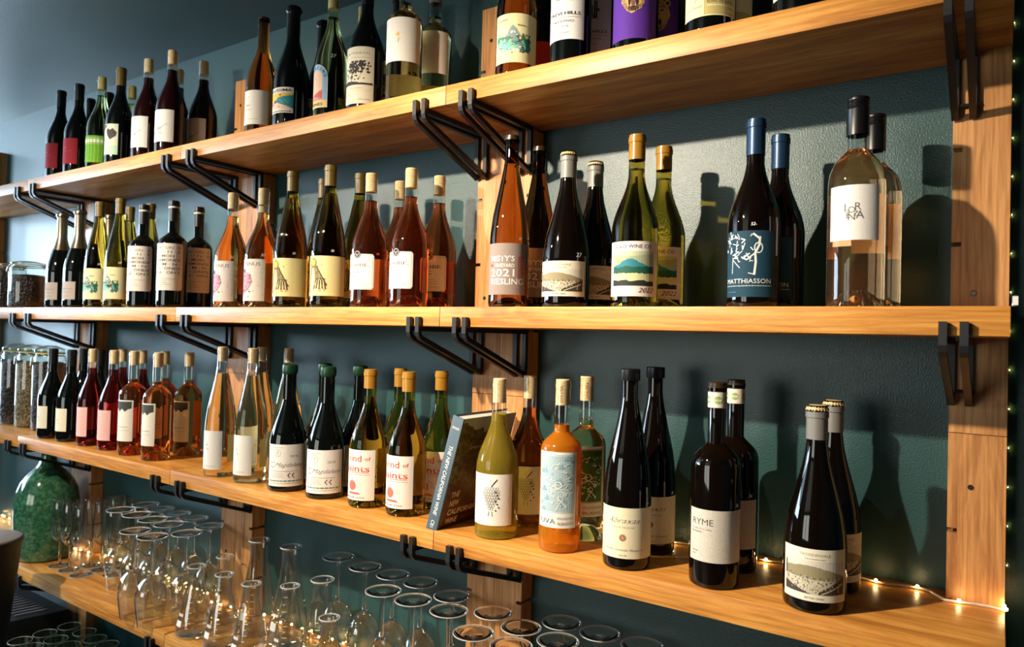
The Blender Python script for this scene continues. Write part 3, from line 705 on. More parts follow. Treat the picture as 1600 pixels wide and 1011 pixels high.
def cap_ring(s, R, H):
    rn = SHAPES[s][3]; return [capsule(s, R, H, .062, FOILC['black']), ('capsule_ring', mesh('capsule_ring', *lathe([(rn+.0009, H-.0225), (rn+.0013, H-.0215), (rn+.0013, H-.0185), (rn+.0009, H-.0175)], 36), paper(220, 216, 208)))]
kind('diamond', shape='bord', R=.0420, glass='black', cap=cap_ring, lab=(64, .051, .189, paper(236, 228, 218)), art=a_diam, rnd=.006)
def a_venus(A, W, H):
    pk, dk = (236, 158, 176), (92, 82, 104); rd = random.Random(4)
    A.text('VENUS', W*.06, H*.84, 9.5, (140, 100, 100), w=W*.60, bold=.009)
    A.poly([(-W*.44, H*.1), (-W*.30, H*.12), (W*.02, H*.32), (W*.12, H*.46), (W*.04, H*.62), (-W*.14, H*.70), (-W*.40, H*.66), (-W*.46, H*.4)], pk)
    A.disc(-W*.24, H*.72, 7, dk, 6); A.disc(-W*.02, H*.62, 4.4, pk); A.ring(-W*.02, H*.62, 4.4, .8, dk)
    for k in range(26):
        u, v = rd.uniform(-.42, .06)*W, rd.uniform(.18, .62)*H; A.line([(u, v), (u+rd.uniform(3, 7), v+rd.uniform(-3, 3))], 1.5, (70, 58, 86))
    A.line([(-W*.44, H*.1), (-W*.30, H*.12), (W*.02, H*.32), (W*.12, H*.46), (W*.04, H*.62)], .8, dk)
    for k in range(14): A.blobs([(rd.uniform(-.1, .44)*W, rd.uniform(.06, .8)*H, rd.uniform(.7, 1.5))], ((214, 130, 120), (150, 140, 150))[k % 2], k, 6)
kind('venus', shape='burg', R=.0435, glass='venus', fill=.80, cap=cork_(.002), lab=(56, .017, .126, paper(242, 232, 222)), art=a_venus, mark=('30', 48, .133, 8), back=(175, 42, .055, .122))
def a_hand(A, W, H):
    dk, rd_ = (84, 70, 44), random.Random(9); cu = -W*.22
    def limb(u0, v0, u1, v1, w0, w1, col):
        A.poly([(u0-w0, v0), (u0+w0, v0), (u1+w1, v1), (u1-w1, v1)], col)
    A.disc(cu, H*.82, 11.5, dk); A.disc(cu, H*.83, 8.5, (230, 190, 74))
    limb(cu-6, H*.74, cu-17, H*.16, 4, 4, (142, 124, 96)); limb(cu+8, H*.76, cu+18, H*.40, 6, 9, (128, 112, 70)); limb(cu+12, H*.74, cu+36, H*.30, 1.6, 1.8, dk)
    for k in range(5): limb(cu+11+5*k, H*.44, cu+4+8*k, H*(.16+.02*(k % 2)), 2, 1.8, dk)
    for k in range(5): A.disc(cu-22+3*k, H*.12, 2, (190, 130, 110), 4, 10)
    for k in range(26): A.disc(cu+rd_.uniform(4, 36), H*rd_.uniform(.12, .42), rd_.uniform(.8, 1.6), ((196, 70, 56), (226, 206, 160))[k % 3 == 0], n=8)
    for k in range(20): u = cu+rd_.uniform(4, 24); v = H*rd_.uniform(.42, .68); A.line([(u, v), (u+2, v-3)], .6, (214, 196, 140))
    A.disc(cu+36, H*.28, 3, dk); A.small(cu-14, cu+6, H*.955, 1.2, INK, 2); A.line([(cu+24, H*.80), (cu+26, H*.75)], 1, INK)
kind('hand', shape='flute', R=.0420, glass='hand', th='olive', fill=.80, cap=cap_(.052, 'olive'), lab=(86, .028, .124, paper(236, 224, 160)), art=a_hand, mark=('30', 30, .134, 5.5))
def a_scribe(A, W, H):
    A.frame(-W*.5+3, 3, W*.5-3, H-3, .6, (120, 110, 104)); A.text('SCRIBE.', W*.04, H*.64, 8.0, (84, 78, 76), w=W*.70, bold=.006)
    A.small(-W*.1, W*.12, H*.56, 1.8, GREY, 8).small(-W*.16, W*.12, H*.47, 2.2, GREY, 9).small(-W*.1, W*.04, H*.40, 2.0, GREY, 10)
    for i, v in enumerate((.32, .26, .20)): A.small(-W*.3, W*(.2+.05*i), H*v, .9, GREY, i)
    A.small(-W*.3, -W*.06, H*.12, 1.6, GREY, 4).small(W*.06, W*.34, H*.12, 1.0, GREY, 6).small(W*.06, W*.34, H*.085, .9, GREY, 7)
    q = W*.05; A.disc(q, H*.99, 9.5, (22, 22, 24)); A.ring(q, H*.99, 7.6, .8, (226, 222, 216)); A.poly([(q-4.4, H*.99+2), (q+4.4, H*.99+2), (q, H*.99-4.4)], (226, 222, 216))
kind('scribe', shape='burg', R=.0428, glass='rose', fill=.80, punt=.03, cap=cork_(.002), lab=(60, .041, .122, paper(240, 234, 226)), art=a_scribe, rnd=.005, back=(165, 40, .04, .115))
def a_misty(A, W, H):
    wh, rd_ = (240, 236, 230), (206, 62, 44); r = W*.24
    A.text("MISTY'S", r-19, H*.66, 10.0, wh, w=W*.47, bold=.02, al='R') if False else A.text("MISTY'S", r-1, H*.65, 11, wh, w=W*.52, al='R', bold=.02)
    A.text('VINEYARD', r-1, H*.535, 7.2, wh, w=W*.42, al='R', bold=.02); A.small(r-1-W*.54, r-1-W*.43, H*.545, 5.0, rd_, 1)
    A.text('2021', r-1, H*.355, 15, wh, w=W*.52, al='R', bold=.025); A.text('RIESLING', W*.43, H*.20, 12, wh, w=W*.72, al='R', bold=.02)
    A.text('MACHINE', r+5.6, H*.74, 5.2, rd_, al='L', rot=-PI/2, w=H*.40, bold=.02); A.text('FOLK', r+12.6, H*.74, 9, rd_, al='L', rot=-PI/2, w=H*.40, bold=.02)
kind('misty', shape='flute', R=.0402, glass='ries', th='brown', fill=.83, cap=cap_(.010, 'brown'), lab=(72, .025, .127, paper(152, 136, 128)), art=a_misty, mark=('32', 50, .134, 6))
def a_cider(A, W, H):
    A.text('TRODDENVALE', 0, H*.865, 4.0, (120, 112, 98), w=W*.42); A.small(-W*.14, W*.14, H*.80, 1.2, GREY, 3); A.rect(-W*.46, H*.755, W*.46, H*.76, (150, 144, 130))
    u0, u1, b, t_ = -W*.45, W*.45, H*.14, H*.74; rd = random.Random(12)
    A.rect(u0, b, u1, t_, (214, 208, 194))
    A.band(u0, u1, b, lambda t: b+(t_-b)*(.70+.2*math.sin(t*2.4+.4)-.35*max(0, t-.45)), (150, 138, 106), 1, .4)
    A.band(u0, u1, b, lambda t: b+(t_-b)*(.52-.10*t), (196, 186, 160), 2, .6); A.band(u0+W*.5, u1, b, lambda t: b+(t_-b)*(.08+.5*t), (72, 62, 52), 3, .8)
    A.blobs([(rd.uniform(u0+2, u1-3), b+(t_-b)*rd.uniform(.04, .58), rd.uniform(.5, 1.3)) for _ in range(120)], (84, 76, 64), 4, 6)
    A.blobs([(rd.uniform(u0+2, u1-3), b+(t_-b)*rd.uniform(.1, .55), rd.uniform(.5, 1.0)) for _ in range(60)], (236, 228, 206), 5, 6)
    A.band(u0, u0+W*.4, b, lambda t: b+(t_-b)*(.30*(1-t)), (70, 62, 56), 6, .5); A.line([(u1-W*.36, b+1), (u1-W*.04, b+(t_-b)*.34)], 1.6, (206, 192, 160))
    A.rect(u0, b+(t_-b)*.5, u0+2.5, t_-2, (60, 56, 52)); A.text('BITTER CIDER', 0, H*.05, 2.6, (120, 112, 98), w=W*.26)
def cap_cider(s, R, H):
    rn = SHAPES[s][3]
    c = ('neck_foil', mesh('neck_foil', *lathe([(r+.0007, z) for r, z in outer(s, R, H-.004, H-.052, H-.008)], 36), FOILC['grey']))
    return [crown(H, FOILC['cream']), c]
kind('cider', shape='cider', R=.0455, glass='brown', cap=cap_cider, lab=(66, .020, .086, paper(236, 228, 206)), art=a_cider, name='cider_bottle', mark=('27', 48, .094, 8))
kind('ciderplain', shape='cider', R=.0455, glass='brown', cap=cap_cider, lab=(66, .019, .096, paper(236, 228, 206)), art=a_cider, name='cider_bottle')
def a_bolo(A, W, H):
    A.text('BOLO WINE CO.', 0, H*.875, 6.6, (44, 40, 44), w=W*.72, bold=.012)
    u0, u1, b, t_ = -W*.40, W*.40, H*.19, H*.82; h = t_-b; A.rect(u0, b, u1, t_, (196, 202, 168))
    A.band(u0, u1, b+h*.3, lambda t: t_-h*.10-3*math.sin(t*4), (168, 180, 150), 8, 1.0)
    A.disc(u0+W*.12, b+h*.72, 4.6, (240, 214, 112)); A.band(u0, u1, b+h*.35, lambda t: b+h*(.55+.23*math.exp(-((t-.45)/.27)**2)), (52, 132, 148), 1, .8)
    A.band(u0, u1, b+h*.30, lambda t: b+h*.55, (34, 92, 78), 2, 1.6); A.band(u0, u1, b+h*.1, lambda t: b+h*.36, (214, 216, 164), 3, 1.0); A.band(u0, u1, b, lambda t: b+h*.15, (44, 52, 48), 4, 1.6)
    A.text('2022', W*.40, H*.07, 8.5, (50, 46, 50), al='R', shear=.35, w=W*.30); A.small(-W*.4, -W*.18, H*.13, .9, GREY, 1).small(-W*.4, -W*.26, H*.09, .9, GREY, 2)
kind('bolo', shape='burg', R=.0425, glass='olive', th='olive', fill=.80, cap=cap_(.046, 'gold'), lab=(68, .019, .116, paper(240, 230, 228)), art=a_bolo)
def a_matt(A, W, H):
    wh = (228, 232, 230); rd = random.Random(21); u = W*.12
    A.line([(u, H*.34), (u+2, H*.52), (u+1, H*.66), (u+7, H*.78), (u+8, H*.90)], 3.4, wh); A.line([(u+7, H*.88), (u-2, H*.95)], 3, wh); A.ring(u+6, H*.74, 7, 1.8, wh, 18, 9)
    A.line([(u-9, H*.36), (u, H*.34)], 1.2, wh); A.line([(u+1, H*.66), (u-12, H*.56), (u-20, H*.60)], 2.2, wh)
    for k in range(30):
        x, y = rd.uniform(-.46, .06)*W, rd.uniform(.52, .96)*H; A.line([(x, y), (x+rd.uniform(-6, 6), y+rd.uniform(-5, 5)), (x+rd.uniform(-7, 7), y+rd.uniform(-7, 7))], rd.uniform(.8, 2.0), wh)
    A.line([(-W*.30, H*.36), (-W*.29, H*.6)], 1.2, wh); A.line([(-W*.28, H*.56), (-W*.14, H*.44)], 1.2, wh)
    A.text('MATTHIASSON', -W*.01, H*.205, 7.6, wh, w=W*.86); A.small(-W*.45, W*.44, H*.16, 1.3, (190, 200, 204), 3).small(-W*.4, -W*.2, H*.07, .9, (110, 140, 156), 4)
kind('matt', shape='burg', R=.0420, glass='brown', cap=cap_(.060, 'navy'), lab=(60, .016, .122, paper(28, 66, 86)), art=a_matt, mark=('52-', 12, .130, 5))
def a_lor(A, W, H):
    c = (96, 92, 90)
    for ch, u, v, h in (('L', -9, .52, 12), ('O', -2.5, .49, 10), ('R', 6.5, .535, 12), ('E', -7, .40, 9), ('N', -2.5, .36, 11), ('Z', 3.4, .43, 8), ('A', 9, .385, 12)): A.text(ch, u, H*v, h, c)
    A.line([(-12, H*.52), (-12, H*.66)], .5, c)
kind('lor', shape='bordt', R=.0405, glass='lor', fill=.75, punt=.028, cap=lambda s, R, H: [screwcap(s, R, H, FOILC['black'])], lab=(54, .099, .181, paper(232, 230, 226)), art=a_lor, back=(150, 40, .085, .175))
def a_dot(A, W, H): A.disc(0, H*.5, 2.0, (110, 104, 96)); A.small(-W*.15, W*.15, H*.36, .8, GREY, 1)
kind('dot', shape='burg', R=.0420, glass='black', cap=cap_(.055, 'black'), lab=(46, .036, .113, paper(234, 228, 206)), art=a_dot)
def a_pink(A, W, H):
    for i in range(9): A.scrawl(-W*.4, W*.38, H*(.86-.09*i), 3, (226, 128, 128), i, .5, 12)
kind('pink', shape='burg', R=.0412, glass='pink', fill=.81, cap=cork_(.002), lab=(54, .032, .128, paper(240, 190, 184)), art=a_pink)
def a_peak(A, W, H):
    A.poly([(-W*.44, H*.97), (W*.44, H*.97), (W*.44, H*.80), (W*.30, H*.78), (W*.18, H*.72), (W*.05, H*.79), (-W*.1, H*.72), (-W*.26, H*.80), (-W*.44, H*.76)], (64, 68, 64))
    A.line([(-W*.1, H*.72), (-W*.12, H*.5), (-W*.04, H*.46)], .8, (140, 134, 124)); A.line([(-W*.3, H*.7), (-W*.26, H*.52)], .8, (140, 134, 124))
    A.small(-W*.2, W*.3, H*.34, 2.0, (150, 146, 136), 2).small(-W*.3, W*.36, H*.26, 1.0, (150, 146, 136), 3)
kind('peak', shape='bord', R=.0400, glass='orange', fill=.735, punt=.028, cap=cork_(.002), lab=(54, .045, .171, paper(238, 232, 218)), art=a_peak, back=(170, 48, .055, .165))
def a_ra(A, W, H):
    c = (140, 136, 130); A.text('R', -W*.10, H*.60, 8, c, shear=.2, bold=-.008); A.text('A', -W*.05, H*.50, 7.5, c, shear=-.2, bold=-.008); A.small(-W*.3, W*.28, H*.09, .9, (180, 176, 168), 3); A.small(-W*.26, W*.3, H*.06, .9, (180, 176, 168), 5)
kind('ra', shape='flute', R=.0412, glass='pale', fill=.80, punt=.006, cap=cork_(.002, .038), lab=(50, .021, .124, paper(242, 238, 230)), art=a_ra, back=(165, 46, .03, .105))
def a_magd(A, W, H):
    c = (118, 110, 104); gr = (70, 120, 98)
    A.ring(-W*.20, H*.79, 8, .7, c, 20, 9.5); A.line([(-W*.20, H*.86), (-W*.20, H*.72)], .9, c); A.line([(-W*.24, H*.79), (-W*.16, H*.82)], .8, c); A.small(-W*.38, -W*.05, H*.92, .8, c, 1)
    A.text('2018', W*.20, H*.70, 5.6, (140, 132, 126), w=W*.19); A.text('Magdalena', W*.09, H*.47, 10.5, (110, 102, 96), w=W*.72, shear=.55, bold=-.008)
    A.small(-W*.42, -W*.27, H*.56, 1.5, c, 5).small(-W*.42, -W*.3, H*.45, 1.8, c, 6)
    A.small(-W*.42, W*.30, H*.36, 1.0, c, 2)
    for i in range(4): A.small(-W*.40, -W*.08+W*.02*i, H*(.315-.035*i), .6, c, i)
    for e in (0, 10): A.line([(W*.06+e+5, H*.32), (W*.06+e, H*.265), (W*.06+e+5, H*.21)], 1.9, (74, 62, 62))
    A.small(-W*.43, W*.43, H*.12, 2.6, gr, 4); A.small(-W*.38, W*.36, H*.07, .8, c, 7)
kind('magd', shape='champ', R=.0465, glass='black', cap=lambda s, R, H: [wax(s, R, H, FOILC['green'])], lab=(62, .014, .117, paper(240, 234, 226)), art=a_magd)
def a_saint(A, W, H):
    r = (206, 62, 42); rd = random.Random(6)
    A.text('kind', -W*.04, H*.77, 15, r, w=W*.42, al='C', bold=.015); A.text('of', W*.32, H*.79, 9, r, w=W*.14, bold=.02)
    A.text('saints', -W*.0, H*.57, 15, r, w=W*.74, bold=.015); A.rect(-W*.34, H*.545, W*.36, H*.555, r); A.small(-W*.26, W*.38, H*.505, 1.0, r, 3)
    cu, cv = -W*.08, H*.29; A.disc(cu, cv, 11.5, (226, 128, 108), 11.5)
    for q in (9.5, 7, 4.6, 2.4): A.ring(cu, cv, q, .8, r)
    A.poly([(cu-14, H*.12), (cu+24, H*.12), (cu+18, H*.16), (cu-8, H*.165)], (220, 106, 88)); A.line([(cu-2, cv+11), (cu, cv+15), (cu+2, cv+13)], .8, (120, 90, 84))
    for k in range(3): A.line([(cu+10+4*k, cv+16-k), (cu+16+4*k, cv+6), (cu+20+3*k, cv-2)], .5, (150, 140, 136))
    A.small(-W*.32, W*.0, H*.05, 2.0, (120, 70, 62), 2); A.text('2022', W*.04, H*.045, 3.4, (120, 70, 62), al='L', w=W*.22)
kind('saint', shape='burg', R=.0440, glass='olive', th='olive', fill=.80, cap=cap_(.044, 'gold'), lab=(62, .018, .132, paper(242, 230, 216)), art=a_saint, back=(165, 44, .045, .125))
def a_grape(A, W, H):
    cu = -W*.02
    for k, n in enumerate((6, 7, 7, 6, 5, 4, 3, 2)):
        for i in range(n): A.ring(cu+4+(i-(n-1)/2)*5.0, H*(.72-.055*k), 2.7, .55, INK, 12)
    A.line([(cu+5, H*.76), (cu+10, H*.83), (cu+16, H*.90)], 1.6, INK); A.line([(cu+4, H*.80), (cu+3, H*.90)], .5, GREY); A.line([(cu+1, H*.28), (cu, H*.19)], .8, INK); A.line([(cu+7, H*.28), (cu+8, H*.19)], .8, INK)
    A.blobs([(cu+14+(k % 3)*3, H*(.66-.06*k), 1.6) for k in range(7)], INK, 2, 7)
kind('grape', shape='burg', R=.0432, glass='yellow', fill=.79, punt=.01, cap=cork_(.003, .046), lab=(62, .028, .128, paper(240, 236, 226)), art=a_grape)
def patt(A, W, H, col, ln, fruit, name):
    u0, u1, b, t_ = -W*.46, W*.44, H*.20, H*.96; rd = random.Random(31)
    A.frame(u0, b, u1, t_, 1.0, ln); A.rect(u0+1.5, b+1.5, u1-1.5, t_-1.5, col)
    for k in range(26):
        u, v = rd.uniform(u0+5, u1-5), rd.uniform(b+5, t_-5)
        if k % 3 == 0: A.poly([(u-7, v-4), (u+7, v-4), (u+1, v+6)], ln)
        elif k % 3 == 1: A.disc(u, v, rd.uniform(2, 4.4), ln)
        else: A.ring(u, v, rd.uniform(3, 5.5), 1.0, fruit)
    for k in range(40):
        u, v = rd.uniform(u0+4, u1-4), rd.uniform(b+4, t_-4); A.line([(u, v), (u+rd.uniform(-6, 6), v+rd.uniform(-4, 4)), (u+rd.uniform(-8, 8), v+rd.uniform(-6, 6))], 1.1, fruit)
    for k in range(30): A.disc(rd.uniform(u0+3, u1-3), rd.uniform(b+3, t_-3), rd.uniform(.6, 1.2), fruit, n=8)
    A.line([(0, b+4), (10, b+22), (20, b+10)], 1.6, fruit); A.ring(4, b+(t_-b)*.48, 7, 1.4, fruit); A.rect(-4, b+(t_-b)*.40, 18, b+(t_-b)*.41, fruit)
def a_alba(A, W, H):
    patt(A, W, H, (168, 192, 200), (140, 172, 184), (236, 236, 228), '')
    c = (130, 126, 122); A.text('UVA', -W*.20, H*.055, 9.5, c, w=W*.40); A.text('SKIN FERMENT', W*.24, H*.115, 4.4, c, w=W*.40); A.text('ALBARIÑO', W*.24, H*.045, 5.4, c, w=W*.40)
def capuva(s, R, H):
    A = Art(); A.text('UVA UVA', 2.4, H*0+6, 5.4, (140, 84, 50), al='L', rot=PI/2)
    me = A.build(SHAPES[s][3]-.0010, H-.046, 'cork_print'); return [cork_part(H, SHAPES[s][3], .003, .046), ('cork_print', me)]
kind('alba', shape='bord', R=.0398, glass='cloudy', fill=.74, punt=.01, cap=capuva, lab=(58, .047, .187, paper(240, 238, 230)), art=a_alba)
def a_sauv(A, W, H):
    patt(A, W, H, (62, 104, 34), (40, 74, 24), (226, 226, 196), '')
    c = (120, 116, 104); A.text('SAUVIGNON', W*.18, H*.115, 5.2, c, w=W*.52); A.text('BLANC', W*.18, H*.035, 6, c, w=W*.50)
kind('sauv', shape='bord', R=.0405, glass='white', fill=.74, punt=.03, cap=capuva, lab=(58, .050, .187, paper(236, 232, 212)), art=a_sauv)
def a_abra(A, W, H):
    A.text('Abraxas', 0, H*.70, 9.5, (74, 62, 52), w=W*.46, shear=.55, bold=-.012); A.text('VIN DE TERROIR', 0, H*.60, 2.6, (150, 134, 110), w=W*.30)
    A.disc(0, H*.41, 6.0, (150, 104, 70)); A.ring(0, H*.41, 4.6, .5, (206, 164, 120)); A.blobs([(0, H*.41, 2.4)], (206, 160, 116), 4)
    A.text('Scintilla Sonoma Vineyard', 0, H*.15, 4.2, (110, 96, 80), w=W*.56, shear=.5, bold=-.01); A.text('2018', 0, H*.05, 2.4, (130, 116, 96), w=W*.10)
def tstop(s, R, H):
    rn = SHAPES[s][3]; return [('stopper_cap', mesh('stopper_cap', *lathe([(rn+.0004, H-.021), (rn+.0034, H-.0205), (rn+.0036, H-.020), (rn+.0036, H-.0012), (rn+.0026, H), (.0005, H)], 40), FOILC['black']))]
kind('abra', shape='flute', R=.0420, glass='brown', cap=tstop, lab=(92, .021, .108, paper(240, 230, 196)), art=a_abra, mark=('38', 62, .112, 5))
def a_ryme(A, W, H):
    A.text('RYME', -W*.42, H*.70, 10.5, (70, 66, 64), al='L', w=W*.36)
    A.text('Russian River Valley', -W*.42, H*.61, 2.4, (90, 84, 80), al='L', w=W*.34); A.small(-W*.42, -W*.24, H*.55, 1.8, (90, 84, 80), 4)
    A.small(-W*.42, -W*.30, H*.18, 1.6, (120, 114, 108), 2).small(-W*.42, -W*.34, H*.12, 1.4, (120, 114, 108), 3)
    A.rect(W*.455, H*.2, W*.462, H*.7, GREY)
def cap_ryme(s, R, H):
    rn = SHAPES[s][3]; A = Art()
    for a in range(-2, 3): A.disc(a*19, 13, 6.5, (150, 172, 110)); A.text('RHM', a*19, 11, 4, (236, 236, 220), bold=.02)
    bd = mesh('neck_band', *lathe([(rn+.0002, H-.042), (rn+.0007, H-.0415), (rn+.0007, H-.0165), (rn+.0002, H-.016)], 40), paper(234, 226, 204))
    return [capsule(s, R, H, .009, FOILC['brown']), ('neck_band', bd), ('band_print', A.build(rn+.0006, H-.042, 'band_print'))]
kind('ryme', shape='bord', R=.0405, glass='brown', cap=cap_ryme, lab=(74, .043, .127, papermat(srgb(214, 206, 194), .10)), art=a_ryme, mark=('36', 50, .132, 6))
# ------------------------------------------------------------------ bottles on the shelves (x, y measured on each shelf)
F, B_ = -0.200, -0.100
# top shelf, left bay
for x, r, w_ in ((-1.542, -1, 'leftmost'), (-1.409, 5, 'second from left')):
    bottle('red', x, F, 'T', .321, f'black bottle with red label, {w_} in front row of top shelf', rot=r, group='red-labelled bottles')
for x, w_ in ((-1.542, 'left'), (-1.409, 'right')): bottle('red', x, B_, 'T', .321, f'black bottle behind the red-labelled front pair, {w_} one, top shelf', rot=3, group='red-labelled bottles')
bottle('greenlabel', -1.252, F, 'T', .317, 'green glass bottle with bright green label and pale cork, top shelf', rot=11)
bottle('greenlabel', -1.252, B_, 'T', .317, 'corked bottle half hidden behind the bright green label bottle', rot=11)
bottle('heart', -1.130, F, 'T', .325, 'dark bottle with olive capsule and pale mint label with dark shape', rot=0)
bottle('sketch', -.964, F, 'T', .320, 'corked red wine with white sketch label, left front one on top shelf', rot=1, group='sketch-labelled reds')
bottle('sketch', -.964, B_, 'T', .320, 'corked red wine hidden behind the left front sketch label bottle', rot=1, group='sketch-labelled reds')
bottle('sketch', -.831, F, 'T', .320, 'corked red wine with white sketch label, tallest-looking front one, top shelf', rot=8, group='sketch-labelled reds')
bottle('sketch', -.826, B_, 'T', .320, 'corked red wine with sketch label, rightmost back one beside bare post', rot=8, group='sketch-labelled reds')
# top shelf, middle bay
bottle('blanc', -.396, F, 'T', .321, 'amber bottle with plain white script label, top shelf', rot=13)
bottle('blanc', -.396, B_, 'T', .321, 'amber bottle tucked behind the plain white script label bottle', rot=13)
bottle('bell', -.273, F, 'T', .322, 'black-foiled sparkling wine with colourful yellow and teal label', 'sparkling wine', rot=4)
bottle('bell', -.273, B_, 'T', .322, 'black-foiled sparkling wine standing behind the colourful yellow and teal label', 'sparkling wine', rot=4)
bottle('sterling', -.123, F, 'T', .322, 'green bottle with blue arched label and white marker price', rot=-9)
bottle('sterling', -.123, B_, 'T', .322, 'corked bottle hidden behind the blue arched label bottle', rot=-9)
bottle('tree', -.005, F, 'T', .320, 'black bottle with cream label picturing a tree', rot=11)
bottle('tree', .0, B_, 'T', .320, 'black bottle standing behind the tree label bottle', rot=11)
bottle('flower', .118, F, 'T', .318, 'pale clear bottle with yellow flower on white label, front one', rot=27)
bottle('flower', .130, -.11, 'T', .318, 'pale clear bottle with white flower label, behind the front one', rot=11)
# top shelf, right bay
bottle('mountamber', .426, F, 'T', .322, 'amber bottle with painted mountain label at the middle post, top shelf', rot=38)
kind('redback', shape='burg', R=.042, glass='black', cap=cap_(.055, 'black'), lab=(70, .03, .105, paper(176, 44, 22)))
bottle('redback', .424, B_, 'T', .32, 'dark bottle with orange-red label behind the painted mountain label', rot=30)
bottle('trevi', .554, F, 'T', .32, 'black bottle with white label and black tower print, front one', rot=6)
bottle('trevi', .560, B_, 'T', .32, 'shadowed bottle with white tower label, behind the front one', rot=6)
bottle('bear', .690, F, 'T', .32, 'bottle with purple label and golden roaring bear head, front one', rot=15)
bottle('bear', .692, B_, 'T', .32, 'shadowed bottle behind the purple bear label bottle', rot=15)
bottle('bdb', .829, F, 'T', .33, 'dark sparkling wine with cream and olive label, top shelf', 'sparkling wine', rot=18)
bottle('bdb', .829, B_, 'T', .33, 'dark bottle behind the cream and olive label sparkling wine', 'sparkling wine', rot=18)
bottle('script', .976, F, 'T', .32, 'dark bottle with white label, rightmost in front on top shelf', rot=8)
bottle('script', .976, B_, 'T', .32, 'dark bottle behind the rightmost white label bottle on top shelf', rot=8)
# second shelf, left bay
for x, w_ in ((-1.499, 'left'), (-1.371, 'right')): bottle('prosecco', x, F, 'M', .338, f'silver-foiled sparkling wine, {w_} front one beside the bean jar', 'sparkling wine', rot=20, group='silver-foiled sparkling wines')
bottle('prosecco', -1.371, B_, 'M', .338, 'silver-foiled sparkling wine standing behind the front pair', 'sparkling wine', rot=20, group='silver-foiled sparkling wines')
for x, w_ in ((-1.237, 'left'), (-1.106, 'right')): bottle('mount', x, F, 'M', .354, f'slim olive bottle with painted mountain label, {w_} front one', rot=27, group='slim olive bottles')
for x, w_ in ((-1.237, 'left'), (-1.106, 'right')): bottle('mount', x, B_, 'M', .354, f'slim olive bottle behind the painted mountain labels, {w_} one', rot=27, group='slim olive bottles')
bottle('diamond', -.961, F, 'M', .322, 'black bottle with spaced capital letters on label, left front one', rot=34, group='spaced-letter bottles')
bottle('diamond', -.961, B_, 'M', .322, 'black bottle behind the left spaced-letter label bottle', rot=34, group='spaced-letter bottles')
bottle('diamond', -.796, F, 'M', .320, 'black bottle with spaced capital letters on label, right front one', rot=36, group='spaced-letter bottles')
bottle('diamond', -.826, B_, 'M', .320, 'black spaced-letter bottle in the back row, nearest the orange wines', rot=52, group='spaced-letter bottles')
# second shelf, middle bay
for x, w_ in ((-.506, 'left'), (-.373, 'right')): bottle('venus', x, F, 'M', .315, f'copper orange wine with pink figure label, {w_} front one', rot=9, group='copper wines with pink figure')
for x, w_ in ((-.506, 'left'), (-.373, 'right')): bottle('venus', x, B_, 'M', .315, f'corked copper wine hidden behind the pink figure labels, {w_} one', rot=9, group='copper wines with pink figure')
for x, w_ in ((-.256, 'left'), (-.115, 'right')): bottle('hand', x, F, 'M', .350, f'slim brown-olive bottle with yellow label of hanging hands, {w_} front one', rot=32, group='hand label bottles')
for x, w_ in ((-.254, 'left'), (-.115, 'right')): bottle('hand', x, B_, 'M', .350, f'slim olive bottle behind the hanging hands labels, {w_} one', rot=32, group='hand label bottles')
bottle('scribe', .026, F, 'M', .313, 'dark rosé with white rounded label and black seal, left front one', rot=0, group='dark rosés with black seal')
bottle('scribe', .033, -.11, 'M', .311, 'dark rosé with cork, mostly hidden behind the black seal labels', rot=0, group='dark rosés with black seal')
bottle('scribe', .151, F, 'M', .311, 'dark rosé with white rounded label and black seal, right front one', rot=-6, group='dark rosés with black seal')
bottle('scribe', .158, -.11, 'M', .311, 'dark rosé with black seal in back row, rightmost by the post', rot=8, group='dark rosés with black seal')
# second shelf, right bay
bottle('misty', .423, F, 'M', .350, 'slim brown bottle with taupe label and big white year, front one', rot=17)
bottle('misty', .433, -.11, 'M', .347, 'slim brown bottle with taupe label, behind the front one', rot=17, glass='riesd')
bottle('cider', .559, -.204, 'M', .300, 'crown-capped cider with valley photo label on second shelf, front one', 'cider bottle', rot=13, group='crown-capped ciders')
bottle('cider', .567, -.108, 'M', .300, 'crown-capped cider on second shelf, back one half hidden', 'cider bottle', rot=30, group='crown-capped ciders')
bottle('bolo', .699, F, 'M', .314, 'olive bottle with teal hills painting label and gold capsule, front one', rot=20)
bottle('bolo', .714, -.11, 'M', .312, 'olive bottle with teal hills painting label, back one', rot=8)
bottle('matt', .911, F, 'M', .311, 'blue-capped bottle with blue label and white vine drawing, front one', rot=3)
bottle('matt', .928, -.11, 'M', .305, 'blue-capped bottle with blue vine label, back one in shadow', rot=-14)
bottle('lor', 1.064, F, 'M', .321, 'clear pale rosé with black screw cap and white label, front one', rot=3)
bottle('lor', 1.076, -.11, 'M', .317, 'clear pale rosé with black screw cap, back one', rot=-16)
# third shelf, left bay
for x, y, r, w_ in ((-1.524, -.203, 4, 'left'), (-1.404, -.195, 6, 'right')): bottle('dot', x, y, 'L', .313, f'black bottle with small cream label, {w_} front one beside tall jars', rot=r, group='small cream label bottles')
for x, w_ in ((-1.524, 'left'), (-1.404, 'right')): bottle('dot', x, B_, 'L', .313, f'black bottle behind the small cream labels, {w_} one', rot=5, group='small cream label bottles')
for x, y, r, w_ in ((-1.267, -.191, -6, 'left'), (-1.135, -.188, 2, 'right')): bottle('pink', x, y, 'L', .318, f'red rosé with pink paper label, {w_} front one', rot=r, group='red rosés with pink label')
for x, w_ in ((-1.262, 'left'), (-1.132, 'right')): bottle('pink', x, -.096, 'L', .318, f'corked red rosé behind the pink labels, {w_} one', rot=0, group='red rosés with pink label')
bottle('peak', -.995, -.197, 'L', .320, 'orange rosé with dark mountain peak label, left front one', rot=10, group='orange rosés with peak label')
